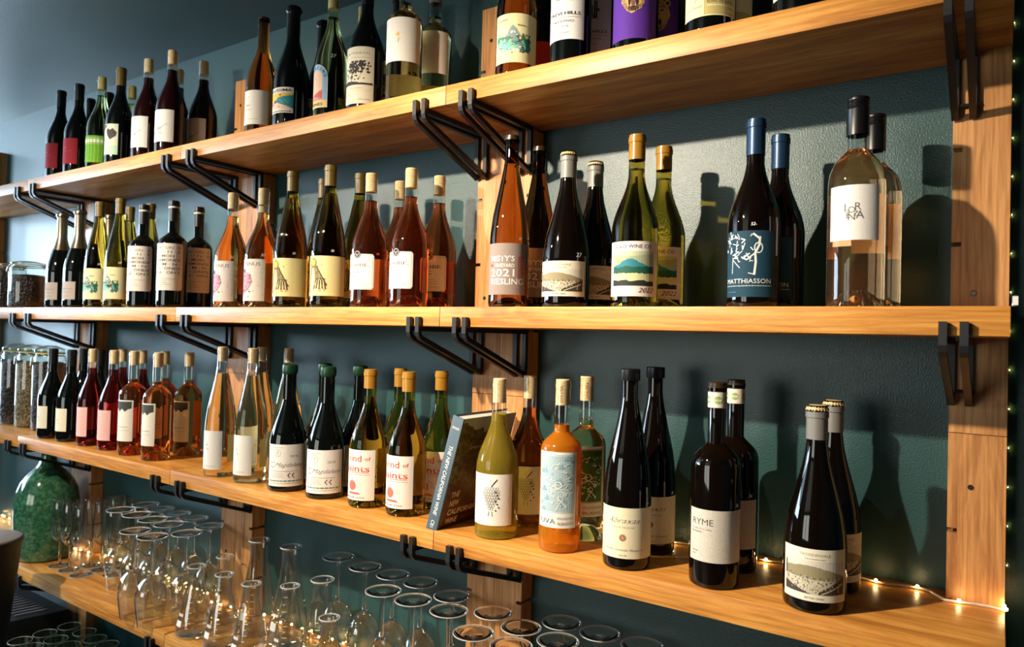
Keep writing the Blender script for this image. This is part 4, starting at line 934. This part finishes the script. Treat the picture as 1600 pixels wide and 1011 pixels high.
bottle('peak', -.992, -.098, 'L', .320, 'orange rosé hidden behind the left peak label bottle', rot=5, group='orange rosés with peak label')
bottle('peak', -.857, -.197, 'L', .320, 'orange rosé with dark mountain peak label, right front one', rot=0, group='orange rosés with peak label')
bottle('peak', -.868, -.090, 'L', .320, 'orange rosé with peak label in back row beside clear bottles', rot=10, group='orange rosés with peak label')
# third shelf, middle bay
for x, y, r, w_ in ((-.515, -.21, 13, 'left'), (-.387, -.206, 9, 'right')): bottle('ra', x, y, 'L', .348, f'slim clear white wine with plain white label, {w_} front one', rot=r, group='slim clear white wines')
for x, w_ in ((-.500, 'left'), (-.380, 'right')): bottle('ra', x, -.096, 'L', .348, f'slim clear white wine in back row, {w_} one', rot=10, group='slim clear white wines')
for x, y, r, w_ in ((-.240, -.203, 46, 'left'), (-.107, -.195, 40, 'right')): bottle('magd', x, y, 'L', .312, f'green-waxed black bottle with script label, {w_} front one', rot=r, group='green-waxed bottles')
for x, w_ in ((-.238, 'left'), (-.106, 'right')): bottle('magd', x, -.090, 'L', .312, f'green-waxed black bottle in back row, {w_} one', rot=42, group='green-waxed bottles')
for x, y, r, w_ in ((.035, -.193, 4, 'left'), (.155, -.193, 0, 'right')): bottle('saint', x, y, 'L', .314, f'yellow-green wine with red-lettered snail label, {w_} front one', rot=r, group='red-lettered snail label wines')
for x, w_ in ((.040, 'left'), (.170, 'right')): bottle('saint', x, -.097, 'L', .314, f'gold-capped wine behind the snail labels, {w_} one', rot=2, group='red-lettered snail label wines')
# third shelf, right bay
bottle('grape', .413, -.207, 'L', .311, 'cloudy yellow wine with grape bunch label in front of the book', rot=16)
bottle('grape', .412, -.092, 'L', .313, 'copper wine with grape bunch label, behind the yellow one', rot=26, glass='copper')
bottle('alba', .559, -.205, 'L', .317, 'bright orange wine with pale blue patterned label', rot=18)
bottle('sauv', .560, -.110, 'L', .320, 'clear white wine with dark green patterned label', rot=32)
bottle('abra', .702, -.213, 'L', .347, 'tall dark bottle with black stopper and cream script label, front one', rot=15)
bottle('abra', .702, -.099, 'L', .348, 'tall dark bottle with black stopper, back one', rot=17)
bottle('ryme', .859, -.210, 'L', .332, 'dark bottle with grey typewriter label and white neck band, front one', rot=24)
bottle('ryme', .860, -.110, 'L', .333, 'dark bottle with white neck band, back one', rot=8)
bottle('ciderplain', 1.016, -.212, 'L', .306, 'crown-capped cider with valley photo label on third shelf, front one', 'cider bottle', rot=12, group='crown-capped ciders')
bottle('ciderplain', 1.019, -.099, 'L', .307, 'crown-capped cider on third shelf, back one by the fairy lights', 'cider bottle', rot=30, group='crown-capped ciders')
# ------------------------------------------------------------------ leaning book on the third shelf
def book():
    w_, h_, t_ = 0.188, 0.247, 0.0275
    t = thing('book', 'thick wine book with slate blue spine leaning beside the grape label bottle', 'book', (0.2745, -0.2605, ZL+0.0006), 0)
    t.rotation_euler = (0, R_(15.2), 0)
    # local: x thickness (0..t), y depth (0 spine .. w), z height; the cover with the title is the x=t side
    BL = S(84, 102, 116, 0.4); PG = paper(238, 234, 224)
    sp = box_g(0, t_, -0.001, 0.0028, 0, h_, 0.0008); link('spine', mesh('spine', *sp, BL), t)
    link('page_block', mesh('page_block', *box_g(0.0028, t_-0.0028, 0.003, w_-0.004, 0.003, h_-0.0035), PG, False), t)
    m, nt, b = newmat('cover_print'); L = nt.links.new; tc = N(nt, 'ShaderNodeTexCoord'); sx = N(nt, 'ShaderNodeSeparateXYZ'); L(tc.outputs['Object'], sx.inputs[0])
    n = N(nt, 'ShaderNodeTexNoise', Scale=95.0, Detail=6.0, Roughness=0.7); L(tc.outputs['Object'], n.inputs[0])
    n2 = N(nt, 'ShaderNodeTexNoise', Scale=16.0, Detail=4.0); L(tc.outputs['Object'], n2.inputs[0])
    veg = ramp(nt, [(0.35, srgb(28, 24, 16)), (0.5, srgb(86, 70, 42)), (0.7, srgb(150, 120, 74))]); L(n.outputs[0], veg.inputs[0])
    soil = ramp(nt, [(0.35, srgb(44, 20, 16)), (0.7, srgb(96, 56, 44))]); L(n.outputs[0], soil.inputs[0])
    sky = ramp(nt, [(0.3, srgb(150, 148, 132)), (0.7, srgb(196, 192, 172))]); L(n2.outputs[0], sky.inputs[0])
    hz = N(nt, 'ShaderNodeMath', operation='MULTIPLY_ADD'); L(n2.outputs[0], hz.inputs[0]); hz.inputs[1].default_value = 0.09; L(sx.outputs[2], hz.inputs[2])
    # sky wedge: high z and towards the fore-edge
    y2 = N(nt, 'ShaderNodeMath', operation='MULTIPLY_ADD'); L(sx.outputs[1], y2.inputs[0]); y2.inputs[1].default_value = 0.22; L(hz.outputs[0], y2.inputs[2])
    g1 = N(nt, 'ShaderNodeMath', operation='GREATER_THAN'); L(y2.outputs[0], g1.inputs[0]); g1.inputs[1].default_value = 0.282
    g0 = N(nt, 'ShaderNodeMath', operation='GREATER_THAN'); L(hz.outputs[0], g0.inputs[0]); g0.inputs[1].default_value = 0.148
    m1 = N(nt, 'ShaderNodeMix', data_type='RGBA'); L(g0.outputs[0], m1.inputs[0]); L(soil.outputs[0], m1.inputs[6]); L(veg.outputs[0], m1.inputs[7])
    m2 = N(nt, 'ShaderNodeMix', data_type='RGBA'); L(g1.outputs[0], m2.inputs[0]); L(m1.outputs[2], m2.inputs[6]); L(sky.outputs[0], m2.inputs[7])
    L(m2.outputs[2], b.inputs['Base Color']); b.inputs['Roughness'].default_value = 0.4
    cv = link('front_cover', mesh('front_cover', *box_g(t_-0.0026, t_, 0.0028, w_, 0, h_, 0.0004), m), t)
    link('back_cover', mesh('back_cover', *box_g(0, 0.0026, 0.0028, w_, 0, h_, 0.0004), S(52, 60, 66, 0.4)), t)
    A = Art(); tan = (236, 216, 186)
    for i, s in enumerate(('THE', 'NEW', 'CALIFORNIA', 'WINE')): A.text(s, 22, 74-19.5*i, 12.5, tan, al='L', w=[27, 31, 92, 38][i], shear=.12, bold=.014)
    A.small(70, 120, 24, 1.4, (150, 110, 90), 2).small(70, 110, 20, 1.4, (150, 110, 90), 3)
    A.text('JON BONNÉ', 46, 178, 5.5, (226, 220, 206), al='L', w=44)
    V, F_, M, mats = [], [], [], []
    for pts, faces, col, ly in A.items:
        mt = S(*col); 
        if mt not in mats: mats.append(mt)
        k = len(V); V += [(t_+0.0002, u/1000, v/1000) for u, v in pts]; F_ += [tuple(i+k for i in q) for q in faces]; M += [mats.index(mt)]*len(faces)
    link('cover_print', mesh('cover_print', V, F_, mats, False, M), cv)
    A = Art(); wh = (226, 226, 220)
    A.text('THE NEW CALIFORNIA WINE', 0, 0, 9.2, wh, al='L', w=150, shear=.12, bold=.01); A.text('BONNÉ', -22, 1, 5, wh, al='L', w=14) if False else None
    V, F_ = [], []
    for pts, faces, col, ly in A.items:
        k = len(V); V += [(t_*.5-0.0045+v/1000, -0.0013, h_-0.062-u/1000) for u, v in pts]; F_ += [tuple(i+k for i in q) for q in faces]
    link('spine_title', mesh('spine_title', V, F_, S(*wh), False), t); V, F_ = [], []
    A2 = Art(); A2.text('BONNÉ', 0, h_*1000-26, 4.6, wh, w=17, bold=.03); A2.ring(0, 19, 4.5, 1.2, wh); A2.small(-5, 5, 12, 1.8, wh, 3).small(-4, 4, 8, 1.6, wh, 4)
    for pts, faces, col, ly in A2.items:
        k = len(V); V += [(t_*.5+u/1000, -0.0013, v/1000) for u, v in pts]; F_ += [tuple(i+k for i in q) for q in faces]
    link('spine_print', mesh('spine_print', V, F_, S(*wh), False), t)
book()

# ------------------------------------------------------------------ green vase
def vasemat():
    m, nt, b = newmat('green_glaze'); L = nt.links.new; tc = N(nt, 'ShaderNodeTexCoord')
    n = N(nt, 'ShaderNodeTexNoise', Scale=70.0, Detail=6.0, Roughness=0.75); L(tc.outputs['Object'], n.inputs[0])
    n2 = N(nt, 'ShaderNodeTexNoise', Scale=5.0, Detail=3.0); L(tc.outputs['Object'], n2.inputs[0])
    r = ramp(nt, [(0.30, srgb(24, 54, 44)), (0.48, srgb(52, 98, 74)), (0.62, srgb(88, 132, 98)), (0.8, srgb(164, 180, 132))]); L(n.outputs[0], r.inputs[0])
    r2 = ramp(nt, [(0.35, (0.55, 0.8, 0.8)), (0.65, (1.1, 1.1, 0.9))]); L(n2.outputs[0], r2.inputs[0])
    mx = N(nt, 'ShaderNodeMix', data_type='RGBA', blend_type='MULTIPLY'); mx.inputs[0].default_value = 0.8; L(r.outputs[0], mx.inputs[6]); L(r2.outputs[0], mx.inputs[7])
    L(mx.outputs[2], b.inputs['Base Color']); b.inputs['Roughness'].default_value = 0.12; b.inputs['Coat Weight'].default_value = 0.5; b.inputs['Coat Roughness'].default_value = 0.05
    return m
VP_ = [(0.001, 0.004), (.070, 0.0), (.088, .006), (.097, .03), (.103, .09), (.1055, .16), (.104, .21), (.098, .245), (.085, .278), (.066, .304), (.046, .322), (.033, .338), (.026, .356), (.0235, .378), (.026, .398), (.031, .408), (.027, .409), (.021, .395), (.019, .36)]
link_v = tag(link('vase', mesh('vase', *lathe(VP_, 72), vasemat()), None, (-1.645, -.1525, ZB+.003)), 'large speckled green glazed vase with narrow neck on the lowest shelf', 'vase')

# ------------------------------------------------------------------ upright slim glasses
def glass_parts(key):
    if key == 'slim':
        bowl = [(.0052, .0842), (.012, .088), (.023, .099), (.0300, .115), (.0325, .132), (.0318, .16), (.0285, .20), (.0262, .238), (.0258, .2385), (.0278, .20), (.031, .16), (.0318, .132), (.0292, .116), (.022, .101), (.010, .091), (.0005, .0895)]
        st = [(.0005, 0), (.034, 0), (.0345, .0012), (.030, .0026), (.016, .0044), (.007, .008), (.0044, .016), (.0037, .035), (.0038, .065), (.0048, .080), (.0052, .084), (.0005, .0842)]
        ft = st[:6]; st = [(.0005, .0065)]+st[5:]; ft = ft+[(.0005, .0075)]
    else:   # wide wine glass, standing on its rim
        bowl = [(.0330, 0), (.0375, .03), (.0418, .062), (.0430, .080), (.0412, .097), (.0335, .116), (.020, .131), (.0075, .1405), (.0005, .1395), (.018, .1295), (.0323, .115), (.0400, .097), (.0418, .080), (.0406, .062), (.0365, .03), (.0322, 0)]
        st = [(.0005, .1395), (.0075, .1407), (.0052, .147), (.0042, .158), (.0038, .19), (.0042, .222), (.0060, .238), (.0085, .2425), (.0005, .2475)]
        ft = [(.0005, .2440), (.0078, .2450), (.015, .2474), (.028, .2500), (.0408, .2513), (.0416, .2522), (.0410, .2531), (.028, .2521), (.015, .2502), (.0005, .2492)]
    return mesh('bowl', *lathe(bowl, 48), THINR, sharp=1.2), mesh('stem', *lathe(st, 32), SOLID, sharp=1.2), mesh('foot', *lathe(ft, 48), SOLID, sharp=1.2)
def rimmat():
    m, nt, b = newmat('rim_painted_glint'); b.inputs['Base Color'].default_value = (.92, .93, .90, 1); b.inputs['Roughness'].default_value = .08  # whitish, part-diffuse colour paints in the glint a glass edge gathers
    b.inputs['Transmission Weight'].default_value = .55; b.inputs['IOR'].default_value = 1.46; return m
RIM = rimmat()
def torus_z(R, z, r): return tube([(R*math.cos(2*PI*i/48), R*math.sin(2*PI*i/48), z) for i in range(48)], r, 8, True)
SLIM, WIDE = glass_parts('slim'), glass_parts('wide')
RIMS = {id(SLIM): mesh('foot_rim', *torus_z(.0345, .0012, .0009), RIM), id(WIDE): mesh('foot_rim', *torus_z(.0412, .2522, .0011), RIM)}
def stemware(parts, name, x, y, label, cat, group):
    t = thing(name, label, cat, (x, y, ZB+.0032), 0, group)
    link('bowl', parts[0], t); link('stem', parts[1], t); fo = link('foot', parts[2], t); link('foot_rim', RIMS[id(parts)], fo)
ORD = ['first', 'second', 'third', 'fourth', 'fifth', 'sixth']
for row, (y, xs) in enumerate(((-.172, (-1.492, -1.418, -1.335)), (-.104, (-1.412, -1.337, -1.254)), (-.036, (-1.375, -1.300, -1.228)))):
    for i, x in enumerate(xs):
        stemware(SLIM, 'slim_wine_glass', x, y, f'upright slim wine glass, {ORD[i]} from the vase in the {("front", "middle", "back")[row]} row', 'wine glass', 'upright slim wine glasses')
g_ = 'upside-down wine glasses'
for i, (x, y) in enumerate(((-1.131, -.068), (-1.039, -.068), (-.942, -.068), (-.848, -.068), (-.733, -.090))): stemware(WIDE, 'wine_glass', x, y, f'upside-down wine glass, {ORD[i]} in back row of the left cluster', 'wine glass', g_)
for i, (x, y) in enumerate(((-1.127, -.155), (-1.027, -.155), (-.934, -.155), (-.845, -.155), (-.714, -.176))): stemware(WIDE, 'wine_glass', x, y, f'upside-down wine glass, {ORD[i]} in middle row of the left cluster', 'wine glass', g_)
for i, x in enumerate((-.850, -.756)): stemware(WIDE, 'wine_glass', x, -.254, f'upside-down wine glass, {ORD[i]} in front row of the left cluster', 'wine glass', g_)
for i, (x, y) in enumerate(((-.207, -.052), (-.092, -.066), (.005, -.066), (.096, -.066), (.212, -.090))): stemware(WIDE, 'wine_glass', x, y, f'upside-down wine glass, {ORD[i]} in back row left of the book post', 'wine glass', g_)
for i, x in enumerate((.065, .158, .262)): stemware(WIDE, 'wine_glass', x, -.162, f'upside-down wine glass, {ORD[i]} in front row left of the book post', 'wine glass', g_)
for i, (x, y) in enumerate(((.345, -.112), (.375, -.222), (.436, -.140), (.470, -.226), (.530, -.150))): stemware(WIDE, 'wine_glass', x, y, f'upside-down wine glass, {ORD[i]} in front of the book post counting rightwards', 'wine glass', g_)
for i, x in enumerate((.490, .580, .673)): stemware(WIDE, 'wine_glass', x, -.066, f'upside-down wine glass, {ORD[i]} in back row right of the book post', 'wine glass', g_)

# ------------------------------------------------------------------ laboratory flasks
def flask(x, y, H, R, label):
    rn = .0245 if H > .22 else .0205; P = [(.0005, .0015), (R*.86, .0008), (R*.97, .004), (R, .010), (R*.97, .018)]
    for k in range(1, 9): q = k/8; P.append((R*.97+(rn-R*.97)*(q*.96+.04*q*q), .018+(H*.79-.018)*q))
    P += [(rn*.985, H*.815), (rn*.98, H*.95), (rn*1.0, H*.975), (rn*1.16, H*.982), (rn*1.22, H*.990), (rn*1.18, H*.999), (rn*1.05, H), (rn*.92, H*.985), (rn*.90, H*.815)]
    for k in range(8, 0, -1): q = k/8; P.append((R*.945+(rn*.9-R*.945)*q, .018+(H*.79-.018)*q))
    P += [(R*.96, .010), (R*.9, .0045), (.0005, .0035)]
    t = thing('conical_flask', label, 'flask', (x, y, ZB+.0004), R_(25), 'conical glass flasks')
    link('lip', mesh('lip', *torus_z(rn*1.15, H*.992, .0017), RIM), t)
    link('flask_glass', mesh('flask_glass', *lathe(P, 48), THINR, sharp=1.2), t)
    V, F_ = [], []
    def on(u, z):   # u angle, z height on the cone
        q = min(1, max(0, (z-.018)/(H*.79-.018))); r = R*.97+(rn-R*.97)*q+.0006; return (r*math.sin(u), -r*math.cos(u), z)
    for k in range(7):
        z = H*(.16+.07*k); a, b = (.0, .32) if k % 2 else (.0, .2)
        n = 4; i0 = len(V)
        for i in range(n+1): u = a+(b-a)*i/n; V += [on(u, z), on(u, z+.0012)]
        F_ += [(i0+2*i, i0+2*i+2, i0+2*i+3, i0+2*i+1) for i in range(n)]
    for q_ in range(4):
        i0 = len(V); V += [on(-.75+.13*q_, H*.31), on(-.66+.13*q_, H*.31), on(-.66+.13*q_, H*.31+.007), on(-.75+.13*q_, H*.31+.007)]; F_.append((i0, i0+1, i0+2, i0+3))
    i0 = len(V)
    for i in range(5): u = -.8+.5*i/4; V += [on(u, H*.17), on(u, H*.25)]
    F_ += [(i0+2*i, i0+2*i+2, i0+2*i+3, i0+2*i+1) for i in range(4)]
    link('graduation_print', mesh('graduation_print', V, F_, S(240, 240, 240), False), t)
for x, y, H, R, l in ((-.613, -.205, .188, .052, 'small conical flask, first from left in front row'), (-.483, -.205, .192, .052, 'small conical flask, second from left in front row'),
        (-.362, -.208, .194, .052, 'small conical flask, third from left in front row'), (-.271, -.157, .194, .047, 'small conical flask standing before the middle tall flask'),
        (-.058, -.213, .180, .048, 'small conical flask at the right end of the flasks'), (-.636, -.100, .186, .048, 'small conical flask in the back beside the oak post'),
        (-.494, -.088, .258, .058, 'tall conical flask nearest the oak post'), (-.362, -.083, .262, .058, 'tall conical flask in the middle'), (-.156, -.150, .233, .060, 'tall conical flask at the right beside upside-down glasses')):
    flask(x, y, H, R, l)

# ------------------------------------------------------------------ clip-top jars
def beanmat(name, a, b_):
    m, nt, b = newmat(name); L = nt.links.new; tc = N(nt, 'ShaderNodeTexCoord'); v = N(nt, 'ShaderNodeTexVoronoi', Scale=120.0); L(tc.outputs['Object'], v.inputs[0])
    r = ramp(nt, [(0.1, b_), (0.6, a)]); L(v.outputs['Distance'], r.inputs[0]); L(r.outputs[0], b.inputs['Base Color']); b.inputs['Roughness'].default_value = 0.45
    bp = N(nt, 'ShaderNodeBump', Strength=1.0, Distance=0.004); bp.invert = True; L(v.outputs['Distance'], bp.inputs['Height']); L(bp.outputs[0], b.inputs['Normal']); return m
BEAN = beanmat('dark_beans', srgb(18, 8, 6), srgb(86, 48, 34)); GRAIN = beanmat('pale_grain', srgb(110, 90, 64), srgb(196, 172, 130))
def jar(x, y, s, H, R, fill, m, lab, clab):
    t = thing('clip_top_jar', lab, 'jar', (x, y, SH[s]+.0004))
    P = [(.0005, .003), (R*.85, .0005), (R*.96, .003), (R, .012), (R, H*.80), (R*.95, H*.86), (R*.84, H*.885), (R*.84, H*.90)]
    link('jar_glass', mesh('jar_glass', *lathe(P, 48), thin('jar_glass', (.93, .97, .94), 1.6)), t)
    link('glass_lid', mesh('glass_lid', *lathe([(R*.84, H*.915), (R*.92, H*.92), (R*.93, H*.95), (R*.80, H*.965), (R*.55, H*.985), (R*.3, H), (.0005, H)], 48), thin('lid_glass', (.93, .97, .93), 2.0)), t)
    link('rubber_seal', mesh('rubber_seal', *lathe([(R*.80, H*.90), (R*.90, H*.90), (R*.90, H*.915), (R*.80, H*.915)], 48), S(206, 196, 130)), t)
    ST = plain(srgb(190, 188, 184), 0.25, 1.0)
    ring = [(R*.90*math.cos(2*PI*i/40), R*.90*math.sin(2*PI*i/40), H*.875) for i in range(40)]
    a = R_(-115); c, q = math.cos(a), math.sin(a)
    clip = tube([(R*.92*c, R*.92*q, H*.875), (R*1.06*c, R*1.06*q, H*.84), (R*1.10*c, R*1.10*q, H*.76)], .0022, 8); arm = tube([(R*.9*math.cos(a+.5), R*.9*math.sin(a+.5), H*.95), (R*1.04*c, R*1.04*q, H*.86), (R*.9*math.cos(a-.5), R*.9*math.sin(a-.5), H*.95)], .0016, 8)
    link('wire_clip', mesh('wire_clip', *merge(tube(ring, .0016, 8, True), clip, arm), ST), t)
    o = link('jar_contents', mesh('jar_contents', *lathe([(.0005, .0042), (R*.90, .0042), (R*.965, .013), (R*.965, H*fill-.006), (R*.8, H*fill), (.0005, H*fill+.004)], 48), m), None, (x, y, SH[s]+.0004))
    tag(o, clab, 'beans', kind='stuff')
jar(-1.765, -.195, 'M', .176, .062, .70, BEAN, 'squat clip-top glass jar beside the silver-foiled bottles', 'dark coffee beans filling the squat jar on the second shelf')
jar(-1.935, -.195, 'M', .176, .062, .68, BEAN, 'squat clip-top glass jar cut by the left picture edge', 'dark beans filling the leftmost squat jar')
jar(-1.732, -.125, 'L', .318, .055, .80, BEAN, 'tall clip-top jar beside the small cream label bottles', 'dark beans filling the tall jar beside the wine bottles')
jar(-1.872, -.125, 'L', .318, .055, .78, GRAIN, 'tall clip-top jar of pale grain, middle one of three', 'pale grain filling the middle tall jar')
jar(-2.010, -.125, 'L', .318, .055, .78, BEAN, 'tall clip-top jar of dark beans at the left picture edge', 'dark beans filling the leftmost tall jar')

# ------------------------------------------------------------------ fairy lights
def glow(col, st):
    m, nt, b = newmat('warm_led'); b.inputs['Base Color'].default_value = (1, .8, .5, 1); b.inputs['Emission Color'].default_value = (*col, 1); b.inputs['Emission Strength'].default_value = st; return m
LED = glow((1.0, .66, .26), 60.0); LEDW = glow((1.0, .62, .18), 70.0)
_bm = bmesh.new(); bmesh.ops.create_icosphere(_bm, subdivisions=1, radius=.0030); BULB = bpy.data.meshes.new('bulb'); _bm.to_mesh(BULB); _bm.free(); BULB.materials.append(LED)
_bm = bmesh.new(); bmesh.ops.create_icosphere(_bm, subdivisions=1, radius=.0009); BULB2 = bpy.data.meshes.new('bulb'); _bm.to_mesh(BULB2); _bm.free(); BULB2.materials.append(LEDW)
def string(pts, bulbs, label, wire, r=.0012, bulb=None):
    t = thing('fairy_lights', label, 'string lights')
    link('wire', mesh('wire', *tube(pts, r, 6), wire), t)
    for p in bulbs: link('bulb', bulb or BULB, t, p)
WIRE = S(206, 190, 176, 0.5); COP = plain(srgb(150, 110, 60), 0.35, 0.8)
zz = ZL+.0028
pl = [(.34+.92*i/46, (-.036 if i > 8 else -.055)+.006*math.sin(i*1.3)-(0.024 if i >= 42 else 0), zz) for i in range(47)]
string(pl, [(x, y-.002, z+.0032) for x, y, z in pl[4::3]]+[(1.2575, -.052, zz+.004)], 'white wired fairy lights along the back of the third shelf', WIRE, .0022)
rd = random.Random(5)
pb = [(-2.45+2.5*i/120+rd.uniform(-.004, .004), -.018+.006*math.sin(i*.9)-(0.031 if abs(-2.45+2.5*i/120-J1) < .1 or abs(-2.45+2.5*i/120-J2) < .1 else 0), ZB+.006+.003*math.sin(i*1.7)) for i in range(121)]
string(pb, [(x, y, z+.004) for x, y, z in pb[1::2]], 'warm fairy lights behind the glassware on the lowest shelf', COP)
pr = [(1.2601, -.004, -.42+1.24*i/60) for i in range(61)]
string(pr, [(x+.0004, y+.001, z) for x, y, z in pr[1::3]], 'warm fairy lights hanging beside the right end post', COP, .0007, BULB2)
tag(link('cable_clip', mesh('cable_clip', *merge(box_g(1.2600, 1.2645, -.262, -.236, .0005, .004), box_g(1.2605, 1.2665, -.266, -.248, .001, .0125)), paper(236, 230, 226), False)), 'white plastic clip at the right end of the second shelf', 'clip')

# ------------------------------------------------------------------ things below the lowest shelf, left
ZC = -1.30
side = thing('sideboard', 'dark sideboard standing under the lowest shelf', 'sideboard', (0, 0, FLOOR_Z))
box('worktop', S(60, 62, 64, 0.35), (-2.6, XR, -.52, -.046, ZC-.04-FLOOR_Z, ZC-FLOOR_Z), side, .002)
box('carcass', S(34, 36, 38, 0.6), (-2.6, XR, -.50, -.046, 0.0005, ZC-.0405-FLOOR_Z), side, .002)
def machine():
    t = thing('appliance', 'black plastic appliance with slotted vents under the lowest shelf', 'appliance', (-1.76, -.235, ZC))
    BK, GR = S(30, 30, 33, 0.45), S(118, 120, 124, 0.5)
    pr = [(-.20, 0), (.165, 0), (.165, .17), (.15, .185), (-.06, .20), (-.17, .15), (-.20, .12)]
    V, F_ = extrude_poly(pr, 'x', -.36, .155); me = mesh('casing', V, F_, BK, False); fixn(me); link('casing', me, t)
    for k in range(9):
        g = box_g(-.0045, .0045, -.052, .052, 0, .0015); o = link('vent_slot', mesh('vent_slot', *g, GR, False), t, (-.135+.030*k, .045, .1935)); o.rotation_euler = (R_(-4), 0, R_(0))
    for z in (.05, .09): link('seam', mesh('seam', *box_g(-.361, .156, -.2015, -.199, z, z+.003), HOLE, False), t)
machine()
TUM = [(.0005, .002), (.026, 0), (.029, .003), (.0335, .06), (.0365, .152), (.0355, .1522), (.032, .06), (.0275, .008), (.0005, .006)]
TUMM = mesh('tumbler', *lathe(TUM, 40), thin('greenish_glass', (.90, .95, .88), 3.2), sharp=1.2)
TRIM = mesh('rim', *torus_z(.036, .152, .001), RIM)
for i, (x, y) in enumerate(((-1.525, -.274), (-1.525, -.196), (-1.443, -.196), (-1.525, -.116), (-1.430, -.108), (-1.345, -.114), (-1.443, -.274), (-1.361, -.274), (-1.361, -.194), (-1.265, -.112), (-1.279, -.194), (-1.279, -.274))):
    tt = link('tumbler', TUMM, None, (x, y, ZC+.0004)); link('rim', TRIM, tt)
    tag(tt, f'clear tumbler under the lowest shelf, {("front", "middle", "back")[0 if y < -.25 else 1 if y < -.15 else 2]} row, {"leftmost" if x < -1.5 else "second" if x < -1.4 else "third" if x < -1.3 else "fourth"} from the appliance', 'glass', 'tumblers on the counter')
def pot():
    t = thing('waste_bin', 'black tapered bin with grey lid at the lower left picture edge', 'bin', (-1.348, -.455, -1.2995))
    link('bin_body', mesh('bin_body', *lathe([(.0005, 0), (.040, 0), (.044, .006), (.098, .552), (.103, .562), (.103, .570), (.099, .570)], 56), S(22, 21, 22, 0.55)), t)
    link('bin_lid', mesh('bin_lid', *lathe([(.0995, .568), (.097, .574), (.085, .577), (.0005, .578)], 56), S(112, 106, 100, 0.6)), t)
pot()
